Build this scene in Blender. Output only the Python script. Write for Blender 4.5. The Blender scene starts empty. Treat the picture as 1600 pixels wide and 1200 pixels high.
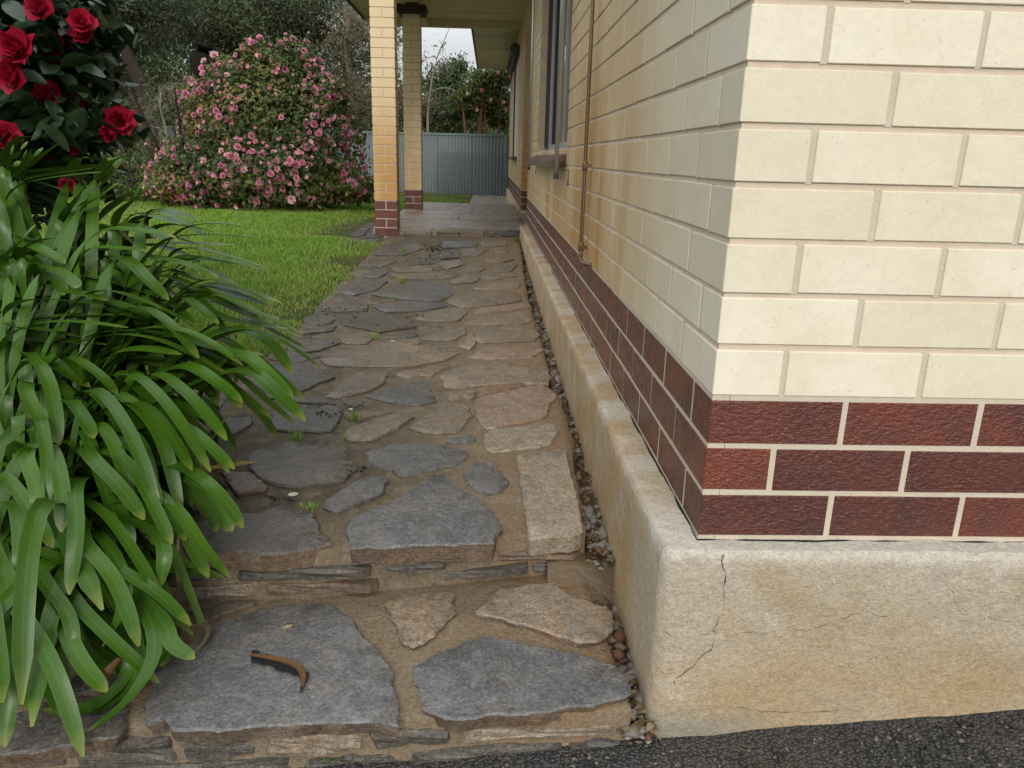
import bpy, math, random
import numpy as np
from mathutils import Vector, Matrix, noise as mnoise
R = math.radians
random.seed(7); rng = np.random.default_rng(7)
sc = bpy.context.scene
COL = sc.collection

# ------------------------------------------------------------------ camera
H = 1.02                       # camera height over the driveway at the house corner
FPX, PIT, YAW, ROL = 1199.4, .2858, .034, .025
_ex = Vector((math.cos(YAW), -math.sin(YAW), 0)); _ey = Vector((math.sin(YAW), math.cos(YAW), 0)); _ez = Vector((0, 0, 1))
_ef = _ey*math.cos(PIT) - _ez*math.sin(PIT); _eu = _ey*math.sin(PIT) + _ez*math.cos(PIT)
_cx = _ex*math.cos(ROL) + _eu*math.sin(ROL); _cy = _eu*math.cos(ROL) - _ex*math.sin(ROL)
cam = bpy.data.cameras.new('camera'); camo = bpy.data.objects.new('camera', cam); COL.objects.link(camo)
m = Matrix((_cx, _cy, -_ef)).transposed().to_4x4(); m.translation = (0, 0, H); camo.matrix_world = m
cam.sensor_width = 36; cam.lens = FPX/1600*36; cam.clip_start = .05; cam.clip_end = 2000
sc.camera = camo

# ------------------------------------------------------------------ sky, sun, exposure
SUN_EL, SUN_AZ = 29, 178       # azimuth the light comes from, clockwise from +y (behind the camera)
w = bpy.data.worlds.new('World'); sc.world = w; w.use_nodes = True
nt = w.node_tree; bg = nt.nodes['Background']
sky = nt.nodes.new('ShaderNodeTexSky'); sky.sky_type = 'NISHITA'; sky.sun_disc = False
sky.sun_elevation = R(SUN_EL); sky.sun_rotation = R(SUN_AZ); sky.dust_density = 1.5; sky.air_density = 1.0
tc = nt.nodes.new('ShaderNodeTexCoord'); nz = nt.nodes.new('ShaderNodeTexNoise'); nz.inputs['Scale'].default_value = 2.2; nz.inputs['Detail'].default_value = 6
mp = nt.nodes.new('ShaderNodeMapping'); mp.inputs['Scale'].default_value = (1, 1, 2.5); mp.inputs['Location'].default_value = (4.3, 1.7, .6)
cr = nt.nodes.new('ShaderNodeValToRGB'); cr.color_ramp.elements[0].position = .3; cr.color_ramp.elements[1].position = .75
cr.color_ramp.elements[0].color = (5.5, 5.85, 6.3, 1); cr.color_ramp.elements[1].color = (10.0, 9.8, 9.5, 1)
mx = nt.nodes.new('ShaderNodeMix'); mx.data_type = 'RGBA'; mx.inputs[0].default_value = .9
nt.links.new(tc.outputs['Generated'], mp.inputs[0]); nt.links.new(mp.outputs[0], nz.inputs['Vector']); nt.links.new(nz.outputs[0], cr.inputs[0])
sx = nt.nodes.new('ShaderNodeSeparateXYZ'); mr = nt.nodes.new('ShaderNodeMapRange'); mr.inputs[1].default_value = 0; mr.inputs[2].default_value = 1; mr.inputs[3].default_value = .30; mr.inputs[4].default_value = 1.25   # overcast: dimmer to the horizon all round
vm = nt.nodes.new('ShaderNodeVectorMath'); vm.operation = 'SCALE'
nt.links.new(tc.outputs['Generated'], sx.inputs[0]); nt.links.new(sx.outputs[2], mr.inputs[0]); nt.links.new(cr.outputs[0], vm.inputs[0]); nt.links.new(mr.outputs[0], vm.inputs['Scale'])
nt.links.new(sky.outputs[0], mx.inputs[6]); nt.links.new(vm.outputs[0], mx.inputs[7]); nt.links.new(mx.outputs[2], bg.inputs[0])
bg.inputs[1].default_value = .145
sun = bpy.data.lights.new('sun', 'SUN'); sun.energy = 1.2; sun.angle = R(18); sun.color = (1, .96, .9)
so = bpy.data.objects.new('sun', sun); COL.objects.link(so)
d = Vector((math.sin(R(SUN_AZ))*math.cos(R(SUN_EL)), math.cos(R(SUN_AZ))*math.cos(R(SUN_EL)), math.sin(R(SUN_EL))))
so.rotation_euler = d.to_track_quat('Z', 'Y').to_euler(); so.location = (0, -5, 9)
sc.view_settings.view_transform = 'Standard'; sc.view_settings.look = 'None'; sc.view_settings.gamma = 1
sc.view_settings.use_curve_mapping = False; sc.view_settings.exposure = .52

# ------------------------------------------------------------------ helpers
def ray(u, v): return _ef + _cx*((u-800)/FPX) - _cy*((v-600)/FPX)
def aty(u, v, y): r = ray(u, v); t = y/r.y; return Vector((r.x*t, y, H + r.z*t))
def atz(u, v, z): r = ray(u, v); t = (z-H)/r.z; return Vector((r.x*t, r.y*t, z))
def proj(p):
    q = Vector(p) - Vector((0, 0, H)); wv = q.dot(_ef)
    if wv < .05: return None
    return 800 + FPX*q.dot(_cx)/wv, 600 - FPX*q.dot(_cy)/wv, wv
def tag(o, label=None, cat=None, group=None, kind=None):
    if label: o['label'] = label
    if cat: o['category'] = cat
    if group: o['group'] = group
    if kind: o['kind'] = kind
    return o
def put(o, parent=None):
    COL.objects.link(o)
    if parent is not None:
        o.parent = parent; o.matrix_parent_inverse = INV.get(parent.name, Matrix())
    return o
INV = {}
def empty(name, loc=(0, 0, 0)):
    o = bpy.data.objects.new(name, None); COL.objects.link(o); o.location = loc; o.empty_display_size = .1
    INV[o.name] = Matrix.Translation(-Vector(loc)); return o
class MB:
    def __init__(s): s.v = []; s.f = []; s.mi = []
    def add(s, vs, fs, mi=0):
        b = len(s.v); s.v += [tuple(p) for p in vs]; s.f += [tuple(i+b for i in q) for q in fs]; s.mi += [mi]*len(fs); return s
    def box(s, a, b, mi=0):
        (x0, y0, z0), (x1, y1, z1) = a, b
        return s.add([(x0,y0,z0),(x1,y0,z0),(x1,y1,z0),(x0,y1,z0),(x0,y0,z1),(x1,y0,z1),(x1,y1,z1),(x0,y1,z1)],
                     [(0,3,2,1),(4,5,6,7),(0,1,5,4),(1,2,6,5),(2,3,7,6),(3,0,4,7)], mi)
    def tube(s, pts, rad, n=8, mi=0, cap=True):
        pts = [Vector(p) for p in pts]; k = len(pts)
        if not hasattr(rad, '__len__'): rad = [rad]*k
        vs = []; up = Vector((0, 0, 1))
        for i, p in enumerate(pts):
            t = (pts[min(i+1, k-1)] - pts[max(i-1, 0)]).normalized()
            a = t.cross(up) if abs(t.z) < .95 else t.cross(Vector((1, 0, 0))); a.normalize(); b = t.cross(a)
            for j in range(n):
                an = 2*math.pi*j/n; vs.append(p + a*(rad[i]*math.cos(an)) + b*(rad[i]*math.sin(an)))
        fs = [(i*n+j, i*n+(j+1) % n, (i+1)*n+(j+1) % n, (i+1)*n+j) for i in range(k-1) for j in range(n)]
        if cap: fs += [tuple(range(n))[::-1], tuple((k-1)*n+j for j in range(n))]
        return s.add(vs, fs, mi)
    def mesh(s, name, mats):
        me = bpy.data.meshes.new(name); me.from_pydata(s.v, [], s.f)
        for m_ in (mats if isinstance(mats, (list, tuple)) else [mats]): me.materials.append(m_)
        if any(s.mi): me.polygons.foreach_set('material_index', s.mi)
        me.update(); return me
    def build(s, name, mats, parent=None, smooth=False):
        me = s.mesh(name, mats)
        if smooth: me.polygons.foreach_set('use_smooth', [True]*len(me.polygons))
        return put(bpy.data.objects.new(name, me), parent)
def np_mesh(name, V, F, mats, mi=None, parent=None, smooth=False):
    """V (n,3), F (m,k) equal-size faces"""
    me = bpy.data.meshes.new(name); n, k = F.shape
    me.vertices.add(len(V)); me.vertices.foreach_set('co', V.astype(np.float32).ravel())
    me.loops.add(n*k); me.loops.foreach_set('vertex_index', F.astype(np.int32).ravel())
    me.polygons.add(n); me.polygons.foreach_set('loop_start', np.arange(0, n*k, k, dtype=np.int32))
    me.polygons.foreach_set('loop_total', np.full(n, k, dtype=np.int32))
    for m_ in (mats if isinstance(mats, (list, tuple)) else [mats]): me.materials.append(m_)
    if mi is not None: me.polygons.foreach_set('material_index', mi.astype(np.int32))
    if smooth: me.polygons.foreach_set('use_smooth', np.ones(n, dtype=bool))
    me.update(calc_edges=True); me.validate()
    return put(bpy.data.objects.new(name, me), parent)
def fbm(x, y, z=0, o=4): return mnoise.fractal(Vector((x, y, z)), 1.0, 2.0, o)

# ------------------------------------------------------------------ materials
class Mat:
    def __init__(s, name, rough=.6, spec=.5):
        s.m = bpy.data.materials.new(name); s.m.use_nodes = True; s.t = s.m.node_tree; s.b = s.t.nodes['Principled BSDF']
        s.b.inputs['Roughness'].default_value = rough; s.b.inputs['Specular IOR Level'].default_value = spec
        s.pos = s.t.nodes.new('ShaderNodeNewGeometry').outputs['Position']
        s.oi = s.t.nodes.new('ShaderNodeObjectInfo').outputs['Random']
    def n(s, t): return s.t.nodes.new(t)
    def L(s, a, b): s.t.links.new(a, b)
    def noise(s, scale, detail=4, rough=.55, stretch=None, vec=None):
        x = s.n('ShaderNodeTexNoise'); x.inputs['Scale'].default_value = scale; x.inputs['Detail'].default_value = detail; x.inputs['Roughness'].default_value = rough
        v = vec or s.pos
        if stretch:
            mpn = s.n('ShaderNodeMapping'); mpn.inputs['Scale'].default_value = stretch; s.L(v, mpn.inputs[0]); v = mpn.outputs[0]
        s.L(v, x.inputs['Vector']); return x.outputs[0]
    def vor(s, scale, feat='F1'):
        x = s.n('ShaderNodeTexVoronoi'); x.inputs['Scale'].default_value = scale; x.feature = feat; s.L(s.pos, x.inputs['Vector']); return x.outputs[0]
    def ramp(s, fac, stops):
        x = s.n('ShaderNodeValToRGB'); e = x.color_ramp.elements
        while len(e) < len(stops): e.new(.5)
        for i, (p, c) in enumerate(stops):
            e[i].position = p; e[i].color = (*c, 1) if hasattr(c, '__len__') else (c, c, c, 1)
        s.L(fac, x.inputs[0]); return x.outputs[0]
    def mix(s, fac, a, b, mode='MIX'):
        x = s.n('ShaderNodeMix'); x.data_type = 'RGBA'; x.blend_type = mode
        for i, vv in ((0, fac), (6, a), (7, b)):
            if hasattr(vv, 'node'): s.L(vv, x.inputs[i])
            else: x.inputs[i].default_value = (vv if i == 0 else (*vv, 1))
        return x.outputs[2]
    def math(s, op, a, b=0.):
        x = s.n('ShaderNodeMath'); x.operation = op
        for i, vv in enumerate((a, b)):
            if hasattr(vv, 'node'): s.L(vv, x.inputs[i])
            else: x.inputs[i].default_value = vv
        return x.outputs[0]
    def band(s, axis, a, b):
        """0..1 ramp of world position along an axis from a to b"""
        sp = s.n('ShaderNodeSeparateXYZ'); s.L(s.pos, sp.inputs[0])
        x = s.n('ShaderNodeMapRange'); x.interpolation_type = 'SMOOTHSTEP'; s.L(sp.outputs[axis], x.inputs[0])
        x.inputs[1].default_value = a; x.inputs[2].default_value = b; return x.outputs[0]
    def grain(s, c, amt=.3, scales=(330, 700)):
        for sc_ in scales:
            c = s.mix(1., c, s.ramp(s.noise(sc_, 2, .6), [(.3, 1-amt), (.7, 1+amt)]), 'MULTIPLY')
        return c
    def col(s, c):
        if hasattr(c, 'node'): s.L(c, s.b.inputs['Base Color'])
        else: s.b.inputs['Base Color'].default_value = (*c, 1)
        return s
    def rough(s, r): s.L(r, s.b.inputs['Roughness']); return s
    def bump(s, h, strength=.3, dist=.01, prev=None):
        x = s.n('ShaderNodeBump'); x.inputs['Strength'].default_value = strength; x.inputs['Distance'].default_value = dist
        s.L(h, x.inputs['Height'])
        if s.b.inputs['Normal'].is_linked: s.L(s.b.inputs['Normal'].links[0].from_socket, x.inputs['Normal'])
        s.L(x.outputs[0], s.b.inputs['Normal']); return s
M = {}
def cream_brick(name, base, stain):
    a = Mat(name, .42, .4)
    c = a.mix(a.oi, (base[0]*.91, base[1]*.90, base[2]*.86), tuple(min(k*1.05, 1) for k in base))
    c = a.mix(a.ramp(a.noise(9, 4), [(.4, 0), (.75, .4)]), c, (.64, .55, .38))
    c = a.mix(a.ramp(a.noise(60, 4, .6, (.25, .25, 2.5)), [(.5, 0), (.75, .22)]), c, (.86, .80, .66))
    c = a.mix(a.ramp(a.noise(140, 2), [(.70, 0), (.76, .5)]), c, (.33, .24, .15))                 # iron specks
    if stain:
        c = a.mix(a.math('MULTIPLY', a.band(1, 1.05, 2.7), .74), c, (.76, .60, .34))          # old yellowed glaze further along
        st = a.math('MULTIPLY', a.ramp(a.noise(1.6, 5, .6, (1, 1, .45)), [(.34, 0), (.6, 1)]), stain(a))
        c = a.mix(a.math('MULTIPLY', st, .88), c, (.52, .29, .10))
    c = a.grain(c, .03, (60, 200, 500))
    a.col(c).bump(a.noise(55, 3, .5, (1, 1, .6)), .12, .004).bump(a.noise(7, 2), .12, .01)
    return a.m
def stain_left(a):   # rusty run-off around the pipe and along the lower courses further back
    near = a.band(1, 1.6, 2.5); low = a.math('SUBTRACT', 1., a.band(2, .85, 2.0))
    return a.math('MULTIPLY', near, a.math('ADD', a.math('MULTIPLY', low, .85), .28))
def stain_pillar(a): return a.math('MULTIPLY', a.math('SUBTRACT', 1., a.band(2, .7, 2.1)), 1.15)
M['cream'] = cream_brick('cream_glazed_brick', (.80, .745, .60), stain_left)
M['cream_pillar'] = cream_brick('cream_pillar_brick', (.72, .62, .42), stain_pillar)
a = Mat('brown_glazed_brick', .27, .5)
c = a.mix(a.oi, (.105, .029, .019), (.185, .047, .026)); c = a.mix(a.ramp(a.noise(7, 5, .6), [(.42, 0), (.66, .7)]), c, (.065, .028, .027))
c = a.mix(a.ramp(a.noise(210, 2, .7), [(.69, 0), (.76, .4)]), c, (.42, .32, .27))
a.col(c).bump(a.noise(75, 4, .65), .8, .006).bump(a.noise(150, 3, .6, (.6, .6, 1.4)), .8, .004)
a.rough(a.ramp(a.noise(30, 3), [(.3, .16), (.7, .34)])); M['brown'] = a.m
a = Mat('mortar', .9, .2); a.col(a.mix(a.noise(40, 5), (.56, .46, .35), (.70, .61, .49))).bump(a.noise(220, 3, .7), .5, .003); M['mortar'] = a.m
a = Mat('pale_mortar', .9, .2); a.col(a.mix(a.noise(40, 5), (.54, .47, .36), (.66, .58, .46))).bump(a.noise(220, 3, .7), .5, .003); M['mortar2'] = a.m
a = Mat('cement_render', .88, .25)
c = a.mix(a.ramp(a.noise(2.3, 6, .62), [(.36, 0), (.62, 1)]), (.64, .575, .47), (.53, .42, .27))
c = a.mix(a.ramp(a.noise(5, 6, .65), [(.55, 0), (.75, .7)]), c, (.72, .68, .60))
c = a.mix(a.math('MULTIPLY', a.math('SUBTRACT', 1., a.band(2, .04, .27)), a.ramp(a.noise(3.2, 5, .6, (1, 1, 2.2)), [(.36, .05), (.58, .9)])), c, (.54, .39, .21))
c = a.mix(a.math('MULTIPLY', a.band(2, .345, .385), .7), c, (.74, .70, .62))
c = a.mix(a.ramp(a.noise(120, 3, .7), [(.62, 0), (.72, .5)]), c, (.24, .19, .14))
c = a.mix(a.ramp(a.noise(14, 5, .7), [(.56, 0), (.72, .5)]), c, (.44, .39, .31))
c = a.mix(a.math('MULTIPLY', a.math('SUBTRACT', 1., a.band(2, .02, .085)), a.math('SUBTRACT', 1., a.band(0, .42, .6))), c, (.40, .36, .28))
c = a.mix(a.math('MULTIPLY', a.band(1, 1.25, 1.5), a.ramp(a.noise(6, 6, .65, (1, 1, .6)), [(.36, .1), (.58, .85)])), c, (.50, .34, .16))
c = a.grain(c, .12, (90, 260, 600))
a.col(c).bump(a.noise(170, 5, .75), 1, .006).bump(a.noise(22, 5, .6), .7, .012); M['render'] = a.m
a = Mat('crack', 1, 0); a.col((.05, .042, .035)); M['crack'] = a.m
a = Mat('bitumen', .8, .2); a.col((.018, .018, .02)); M['bitumen'] = a.m
def slate(name, c0, c1, c2, wet=1.0, gr=1.0):
    a = Mat(name, .6, .4)
    c = a.mix(a.ramp(a.noise(5.5, 6, .62), [(.3, 0), (.7, 1)]), c0, c1)
    c = a.mix(a.ramp(a.noise(11, 5, .6, (1, 1, 3)), [(.5, 0), (.72, .8)]), c, c2)
    c = a.mix(a.math('MULTIPLY', a.oi, .35), c, tuple(k*.62 for k in c0))
    c = a.mix(a.ramp(a.noise(33, 6, .75), [(.45, 0), (.68, .55)]), c, tuple(k*1.45 for k in c1)); c = a.mix(a.ramp(a.noise(19, 6, .72), [(.5, 0), (.7, .5)]), c, tuple(k*.55 for k in c0))
    c = a.mix(a.ramp(a.noise(160, 3, .7), [(.56, 0), (.72, .3*gr)]), c, (.34, .31, .27))
    c = a.mix(a.ramp(a.noise(85, 4, .7), [(.60, 0), (.72, .35)]), c, (.035, .033, .03))
    # damp, mossy dirt that has settled on the lawn side of the path
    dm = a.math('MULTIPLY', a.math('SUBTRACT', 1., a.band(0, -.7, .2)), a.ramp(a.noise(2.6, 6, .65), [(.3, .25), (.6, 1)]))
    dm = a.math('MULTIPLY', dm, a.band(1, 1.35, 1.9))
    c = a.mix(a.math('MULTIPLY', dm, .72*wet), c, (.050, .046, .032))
    c = a.grain(c, .3, (120, 330, 800))
    a.col(c); a.rough(a.ramp(a.noise(6, 5, .6), [(.35, .16), (.65, .44)]))
    lay = a.math('FLOOR', a.math('MULTIPLY', a.noise(4.5, 5, .55), 15.)); a.bump(lay, .55, .0035)          # split layers of the slate
    a.bump(a.noise(26, 6, .62, (1, 1, 1)), .5, .010).bump(a.noise(190, 4, .7), .45, .003).bump(a.noise(60, 5, .6, (.35, .35, 5)), .45, .006)
    return a.m
M['s_blue'] = slate('blue_slate', (.104, .106, .110), (.165, .163, .160), (.20, .17, .135))
M['s_grey'] = slate('grey_slate', (.195, .158, .115), (.285, .235, .175), (.35, .215, .115))
M['s_tan'] = slate('tan_slate', (.28, .205, .155), (.34, .265, .20), (.33, .18, .09))
M['s_edge'] = slate('broken_slate_edge', (.17, .105, .06), (.095, .082, .07), (.26, .16, .09), wet=.3)
M['s_red'] = slate('rusty_slate', (.24, .135, .085), (.27, .18, .12), (.19, .13, .10))
M['s_gran'] = slate('granite_block', (.25, .21, .155), (.33, .28, .21), (.34, .22, .11), gr=2.2)
M['s_porch'] = slate('porch_slate', (.27, .235, .195), (.31, .275, .23), (.30, .235, .17), wet=0)
M['s_dark'] = slate('dark_slate', (.075, .073, .068), (.13, .115, .09), (.19, .13, .08))
a = Mat('path_mortar', .62, .35)
c = a.mix(a.ramp(a.noise(4, 6, .6), [(.3, 0), (.7, 1)]), (.34, .26, .165), (.25, .19, .12))
c = a.mix(a.math('MULTIPLY', a.band(0, -.1, .2), a.ramp(a.noise(7, 5, .6), [(.3, .1), (.65, .9)])), c, (.30, .175, .085))
dm = a.math('MULTIPLY', a.math('SUBTRACT', 1., a.band(0, -.5, .25)), a.ramp(a.noise(3.1, 6, .65), [(.25, .4), (.55, 1)]))
c = a.mix(a.math('MULTIPLY', a.math('MULTIPLY', dm, a.band(1, 1.3, 1.9)), .8), c, (.055, .048, .032))
c = a.mix(a.ramp(a.noise(17, 6, .7), [(.48, 0), (.68, .5)]), c, (.36, .31, .23)); c = a.mix(a.ramp(a.noise(90, 4, .7), [(.55, 0), (.7, .6)]), c, (.10, .08, .055))
c = a.grain(c, .2, (110, 300, 700))
a.col(c).bump(a.noise(150, 5, .75), 1, .008).bump(a.noise(24, 5, .6), .6, .012); M['pmortar'] = a.m
a = Mat('asphalt', .8, .4)
v = a.vor(150); c = a.mix(a.ramp(v, [(.1, 0), (.6, 1)]), (.12, .116, .11), (.03, .03, .03))
c = a.mix(a.ramp(a.noise(55, 3), [(.55, 0), (.75, .8)]), c, (.13, .125, .115)); c = a.mix(a.ramp(a.noise(3, 5), [(.45, 0), (.7, .35)]), c, (.12, .095, .06))
a.col(c).bump(v, 1, .008).bump(a.noise(400, 3), .4, .002); M['asphalt'] = a.m
a = Mat('soil', .95, .2); a.col(a.mix(a.noise(12, 6, .7), (.05, .035, .022), (.11, .075, .045))).bump(a.noise(40, 6, .7), 1, .02); M['soil'] = a.m
a = Mat('turf_soil', .95, .1); a.col(a.mix(a.ramp(a.noise(2.2, 5), [(.4, 0), (.65, 1)]), (.055, .09, .022), (.12, .105, .045))).bump(a.noise(60, 5, .7), 1, .02); M['turf'] = a.m
a = Mat('leaf_litter_ground', .95, .1); a.col(a.mix(a.noise(3, 6), (.05, .055, .03), (.10, .08, .05))); M['litter'] = a.m
def leafmat(name, c0, c1, rough=.45, trans=.25, spec=.4, scale=9., c2=None):
    a = Mat(name, rough, spec)
    c = a.mix(a.noise(scale, 3), c0, c1); c = a.mix(a.math('MULTIPLY', a.oi, .5), c, tuple(k*.62 for k in c0))
    if c2: c = a.mix(a.ramp(a.noise(scale*.35, 3), [(.55, 0), (.75, .8)]), c, c2)
    a.col(c)
    if trans:
        tr = a.n('ShaderNodeBsdfTranslucent'); a.L(c, tr.inputs[0]); ms = a.n('ShaderNodeMixShader'); ms.inputs[0].default_value = trans
        a.L(a.b.outputs[0], ms.inputs[1]); a.L(tr.outputs[0], ms.inputs[2]); a.L(ms.outputs[0], a.t.nodes['Material Output'].inputs[0])
    return a
a = leafmat('agapanthus_leaf', (.028, .092, .004), (.066, .145, .008), .36, .1, .35, 6)
at_ = a.n('ShaderNodeAttribute'); at_.attribute_name = 'st'; sp = a.n('ShaderNodeSeparateColor'); a.L(at_.outputs['Color'], sp.inputs[0])
c0 = a.b.inputs['Base Color'].links[0].from_socket; ss, tt = sp.outputs[0], sp.outputs[1]
mid = a.ramp(ss, [(.0, .35), (.06, 0), (.45, 0), (.5, .3), (.55, 0), (.94, 0), (1, .35)])
c = a.mix(mid, c0, (.12, .23, .05)); c = a.mix(a.ramp(tt, [(.0, .75), (.25, .0)]), c, (.12, .2, .05)); c = a.mix(a.ramp(tt, [(.93, 0), (1, .7)]), c, (.22, .24, .05))
vein = a.math('SINE', a.math('MULTIPLY', ss, 75.)); c = a.mix(a.ramp(vein, [(.3, 0), (1, .07)]), c, (.02, .06, .008))
c = a.mix(a.ramp(a.noise(5, 4), [(.6, 0), (.72, .35)]), c, (.11, .17, .03))
a.col(c); tr_ = [x for x in a.t.nodes if x.type == 'BSDF_TRANSLUCENT'][0]; a.L(c, tr_.inputs[0])
a.bump(vein, .05, .001).bump(a.noise(60, 3, .5), .15, .003); M['aga'] = a.m
M['aga_y'] = leafmat('yellowing_leaf', (.34, .25, .04), (.19, .24, .04), .5).m
M['dead'] = leafmat('dead_leaf', (.17, .075, .025), (.10, .085, .03), .75, .1, scale=60).m
M['dead2'] = leafmat('withered_leaf', (.30, .24, .13), (.16, .12, .06), .8, .1).m
M['cam'] = leafmat('camellia_leaf', (.018, .042, .016), (.030, .060, .022), .28, .12, .5).m
M['pk1'] = leafmat('shrub_leaf', (.12, .155, .028), (.175, .195, .04), .45, .35).m
M['pk2'] = leafmat('shrub_leaf_dark', (.045, .075, .018), (.08, .11, .026), .45, .25).m
M['pk3'] = leafmat('shrub_leaf_bronze', (.26, .19, .05), (.28, .15, .06), .5, .25).m
M['gum1'] = leafmat('gum_leaf', (.088, .115, .048), (.125, .15, .07), .55, .2).m
M['gum2'] = leafmat('gum_leaf_dark', (.045, .064, .028), (.07, .09, .042), .55, .2).m
M['ever'] = leafmat('evergreen_leaf', (.045, .075, .025), (.075, .11, .04), .45, .2).m
M['twigleaf'] = leafmat('dry_twig_leaf', (.18, .15, .10), (.24, .19, .13), .8, .15).m
M['grass1'] = leafmat('grass_blade', (.19, .37, .04), (.29, .46, .065), .5, .35, scale=1.2).m
M['grass2'] = leafmat('grass_blade_pale', (.32, .36, .08), (.36, .36, .11), .6, .35).m
def petal(name, c0, c1):
    a = leafmat(name, c0, c1, .55, .25, .3, 30); return a.m
M['red'] = petal('red_petal', (.34, .006, .030), (.50, .016, .055)); M['pink'] = petal('pink_petal', (.66, .22, .34), (.76, .36, .46)); M['pink2'] = petal('pale_pink_petal', (.76, .42, .46), (.78, .52, .54))
M['stamen'] = Mat('stamen').col((.7, .45, .06)).m
a = Mat('bark', .9, .2); a.col(a.mix(a.noise(14, 5, .6, (1, 1, .25)), (.022, .017, .013), (.055, .042, .032))).bump(a.noise(20, 5, .6, (1, 1, .2)), 1, .03); M['bark'] = a.m
a = Mat('pale_bark', .9, .2); a.col(a.mix(a.noise(14, 5, .6, (1, 1, .25)), (.20, .17, .13), (.30, .26, .20))); M['twig'] = a.m
a = Mat('red_bark', .9, .2); a.col((.16, .075, .045)); M['redbark'] = a.m
a = Mat('fence_steel', .5, .4); a.col(a.mix(a.noise(3, 4), (.145, .175, .187), (.185, .215, .225))); M['fence'] = a.m
a = Mat('fence_cap', .5, .4); a.col((.13, .19, .17)); M['fcap'] = a.m
a = Mat('galvanised_wire', .5, .4); a.col((.09, .12, .14)); M['wire'] = a.m
a = Mat('copper_pipe', .42, .5); a.b.inputs['Metallic'].default_value = .55; a.col(a.mix(a.noise(25, 4, .6, (1, 1, .3)), (.15, .09, .055), (.26, .16, .10))); M['pipe'] = a.m
a = Mat('aluminium_frame', .4, .5); a.b.inputs['Metallic'].default_value = .6; a.col((.52, .53, .54)); M['alu'] = a.m
a = Mat('brown_window_frame', .5, .4); a.col((.075, .065, .058)); M['wframe'] = a.m
a = Mat('window_glass', .03, .8); a.col((.012, .014, .016)); M['glass'] = a.m
a = Mat('brown_sill_tile', .5, .5); a.col(a.mix(a.noise(12, 4), (.12, .075, .055), (.19, .13, .10))); M['sill'] = a.m
a = Mat('soffit_paint', .7, .3); a.col(a.mix(a.noise(3, 4), (.62, .59, .40), (.68, .64, .46))); M['soffit'] = a.m
a = Mat('fascia_paint', .5, .3); a.col((.06, .05, .04)); M['fascia'] = a.m
a = Mat('roof_tile', .8, .3); a.col((.16, .08, .06)); M['roof'] = a.m
a = Mat('brown_beam', .6, .3); a.col((.055, .03, .022)); M['beam'] = a.m
a = Mat('gravel', .85, .3); a.col(a.mix(a.oi, (.2, .18, .155), (.13, .115, .095))); M['grav'] = a.m
a = Mat('gravel_pale', .85, .3); a.col(a.mix(a.noise(30, 2), (.30, .28, .245), (.17, .155, .13))); M['grav2'] = a.m
a = Mat('gravel_rust', .85, .3); a.col((.13, .065, .04)); M['grav3'] = a.m
a = Mat('mud', .5, .5); a.col(a.mix(a.noise(15, 5), (.10, .07, .04), (.17, .12, .07))).bump(a.noise(60, 4), .5, .01); M['mud'] = a.m
a = Mat('lichen', .95, .1); a.col((.55, .56, .47)); M['lichen'] = a.m
a = Mat('black_debris', .8, .2); a.col((.018, .016, .014)); M['debris'] = a.m
a = Mat('wet_stain', .5, .3); a.col((.018, .018, .018)); M['wet'] = a.m

# ------------------------------------------------------------------ key levels (world metres)
DY, WX, ZB = 1.211, .375, .388         # house corner y, wall face x, underside of the first brick course
CH, BP, BL, BD, JT = .086, .233, .223, .1115, .010
def path_z(y): return .155 + (.263-.155)*min(max((y-1.5)/6.3, 0), 1)
PORCH_Z, PORCH_Y0, PORCH_Y1 = .340, 7.8, 12.2
SOFFIT = 2.92
def asph(x, y): return max(-.7, min(.5, .10*(x-.33)))
def step1_z(x, y): return .049 + .035*(x+.15) - .01*max(y-1.15, 0)
def at_path(u, v):
    z = .2
    for _ in range(12): p = atz(u, v, z); z = path_z(p.y)
    return p
def at_step1(u, v):
    z = .05
    for _ in range(12): p = atz(u, v, z); z = step1_z(p.x, p.y)
    return p

# ------------------------------------------------------------------ ground
mb = MB()
xs = [-900, -120, -40, -12, -4, 0, 4, 12, 40, 120, 900]; ys = [-900, -60, -8, 1.05, 1.5, 2, 8, 20, 60, 200, 900]
mb.add([(x, y, -1.0 if y < 1.9 else .06) for y in ys for x in xs], [(j*11+i, j*11+i+1, (j+1)*11+i+1, (j+1)*11+i) for j in range(10) for i in range(10)])
tag(mb.build('ground', M['litter']), kind='structure')
mb = MB()
nx, ny = 90, 50
X = np.concatenate([np.linspace(-9, -1.2, 10), np.linspace(-1.1, 1.6, 70), np.linspace(1.8, 9, 10)]); Y = np.concatenate([np.linspace(-9, .6, 10), np.linspace(.64, 1.55, 40)])
mb.add([(x, y, asph(x, y) + .006*fbm(x*9, y*9, 3)) for y in Y for x in X], [(j*nx+i, j*nx+i+1, (j+1)*nx+i+1, (j+1)*nx+i) for j in range(ny-1) for i in range(nx-1)])
tag(mb.build('asphalt_driveway', M['asphalt'], smooth=True), kind='structure')
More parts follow.
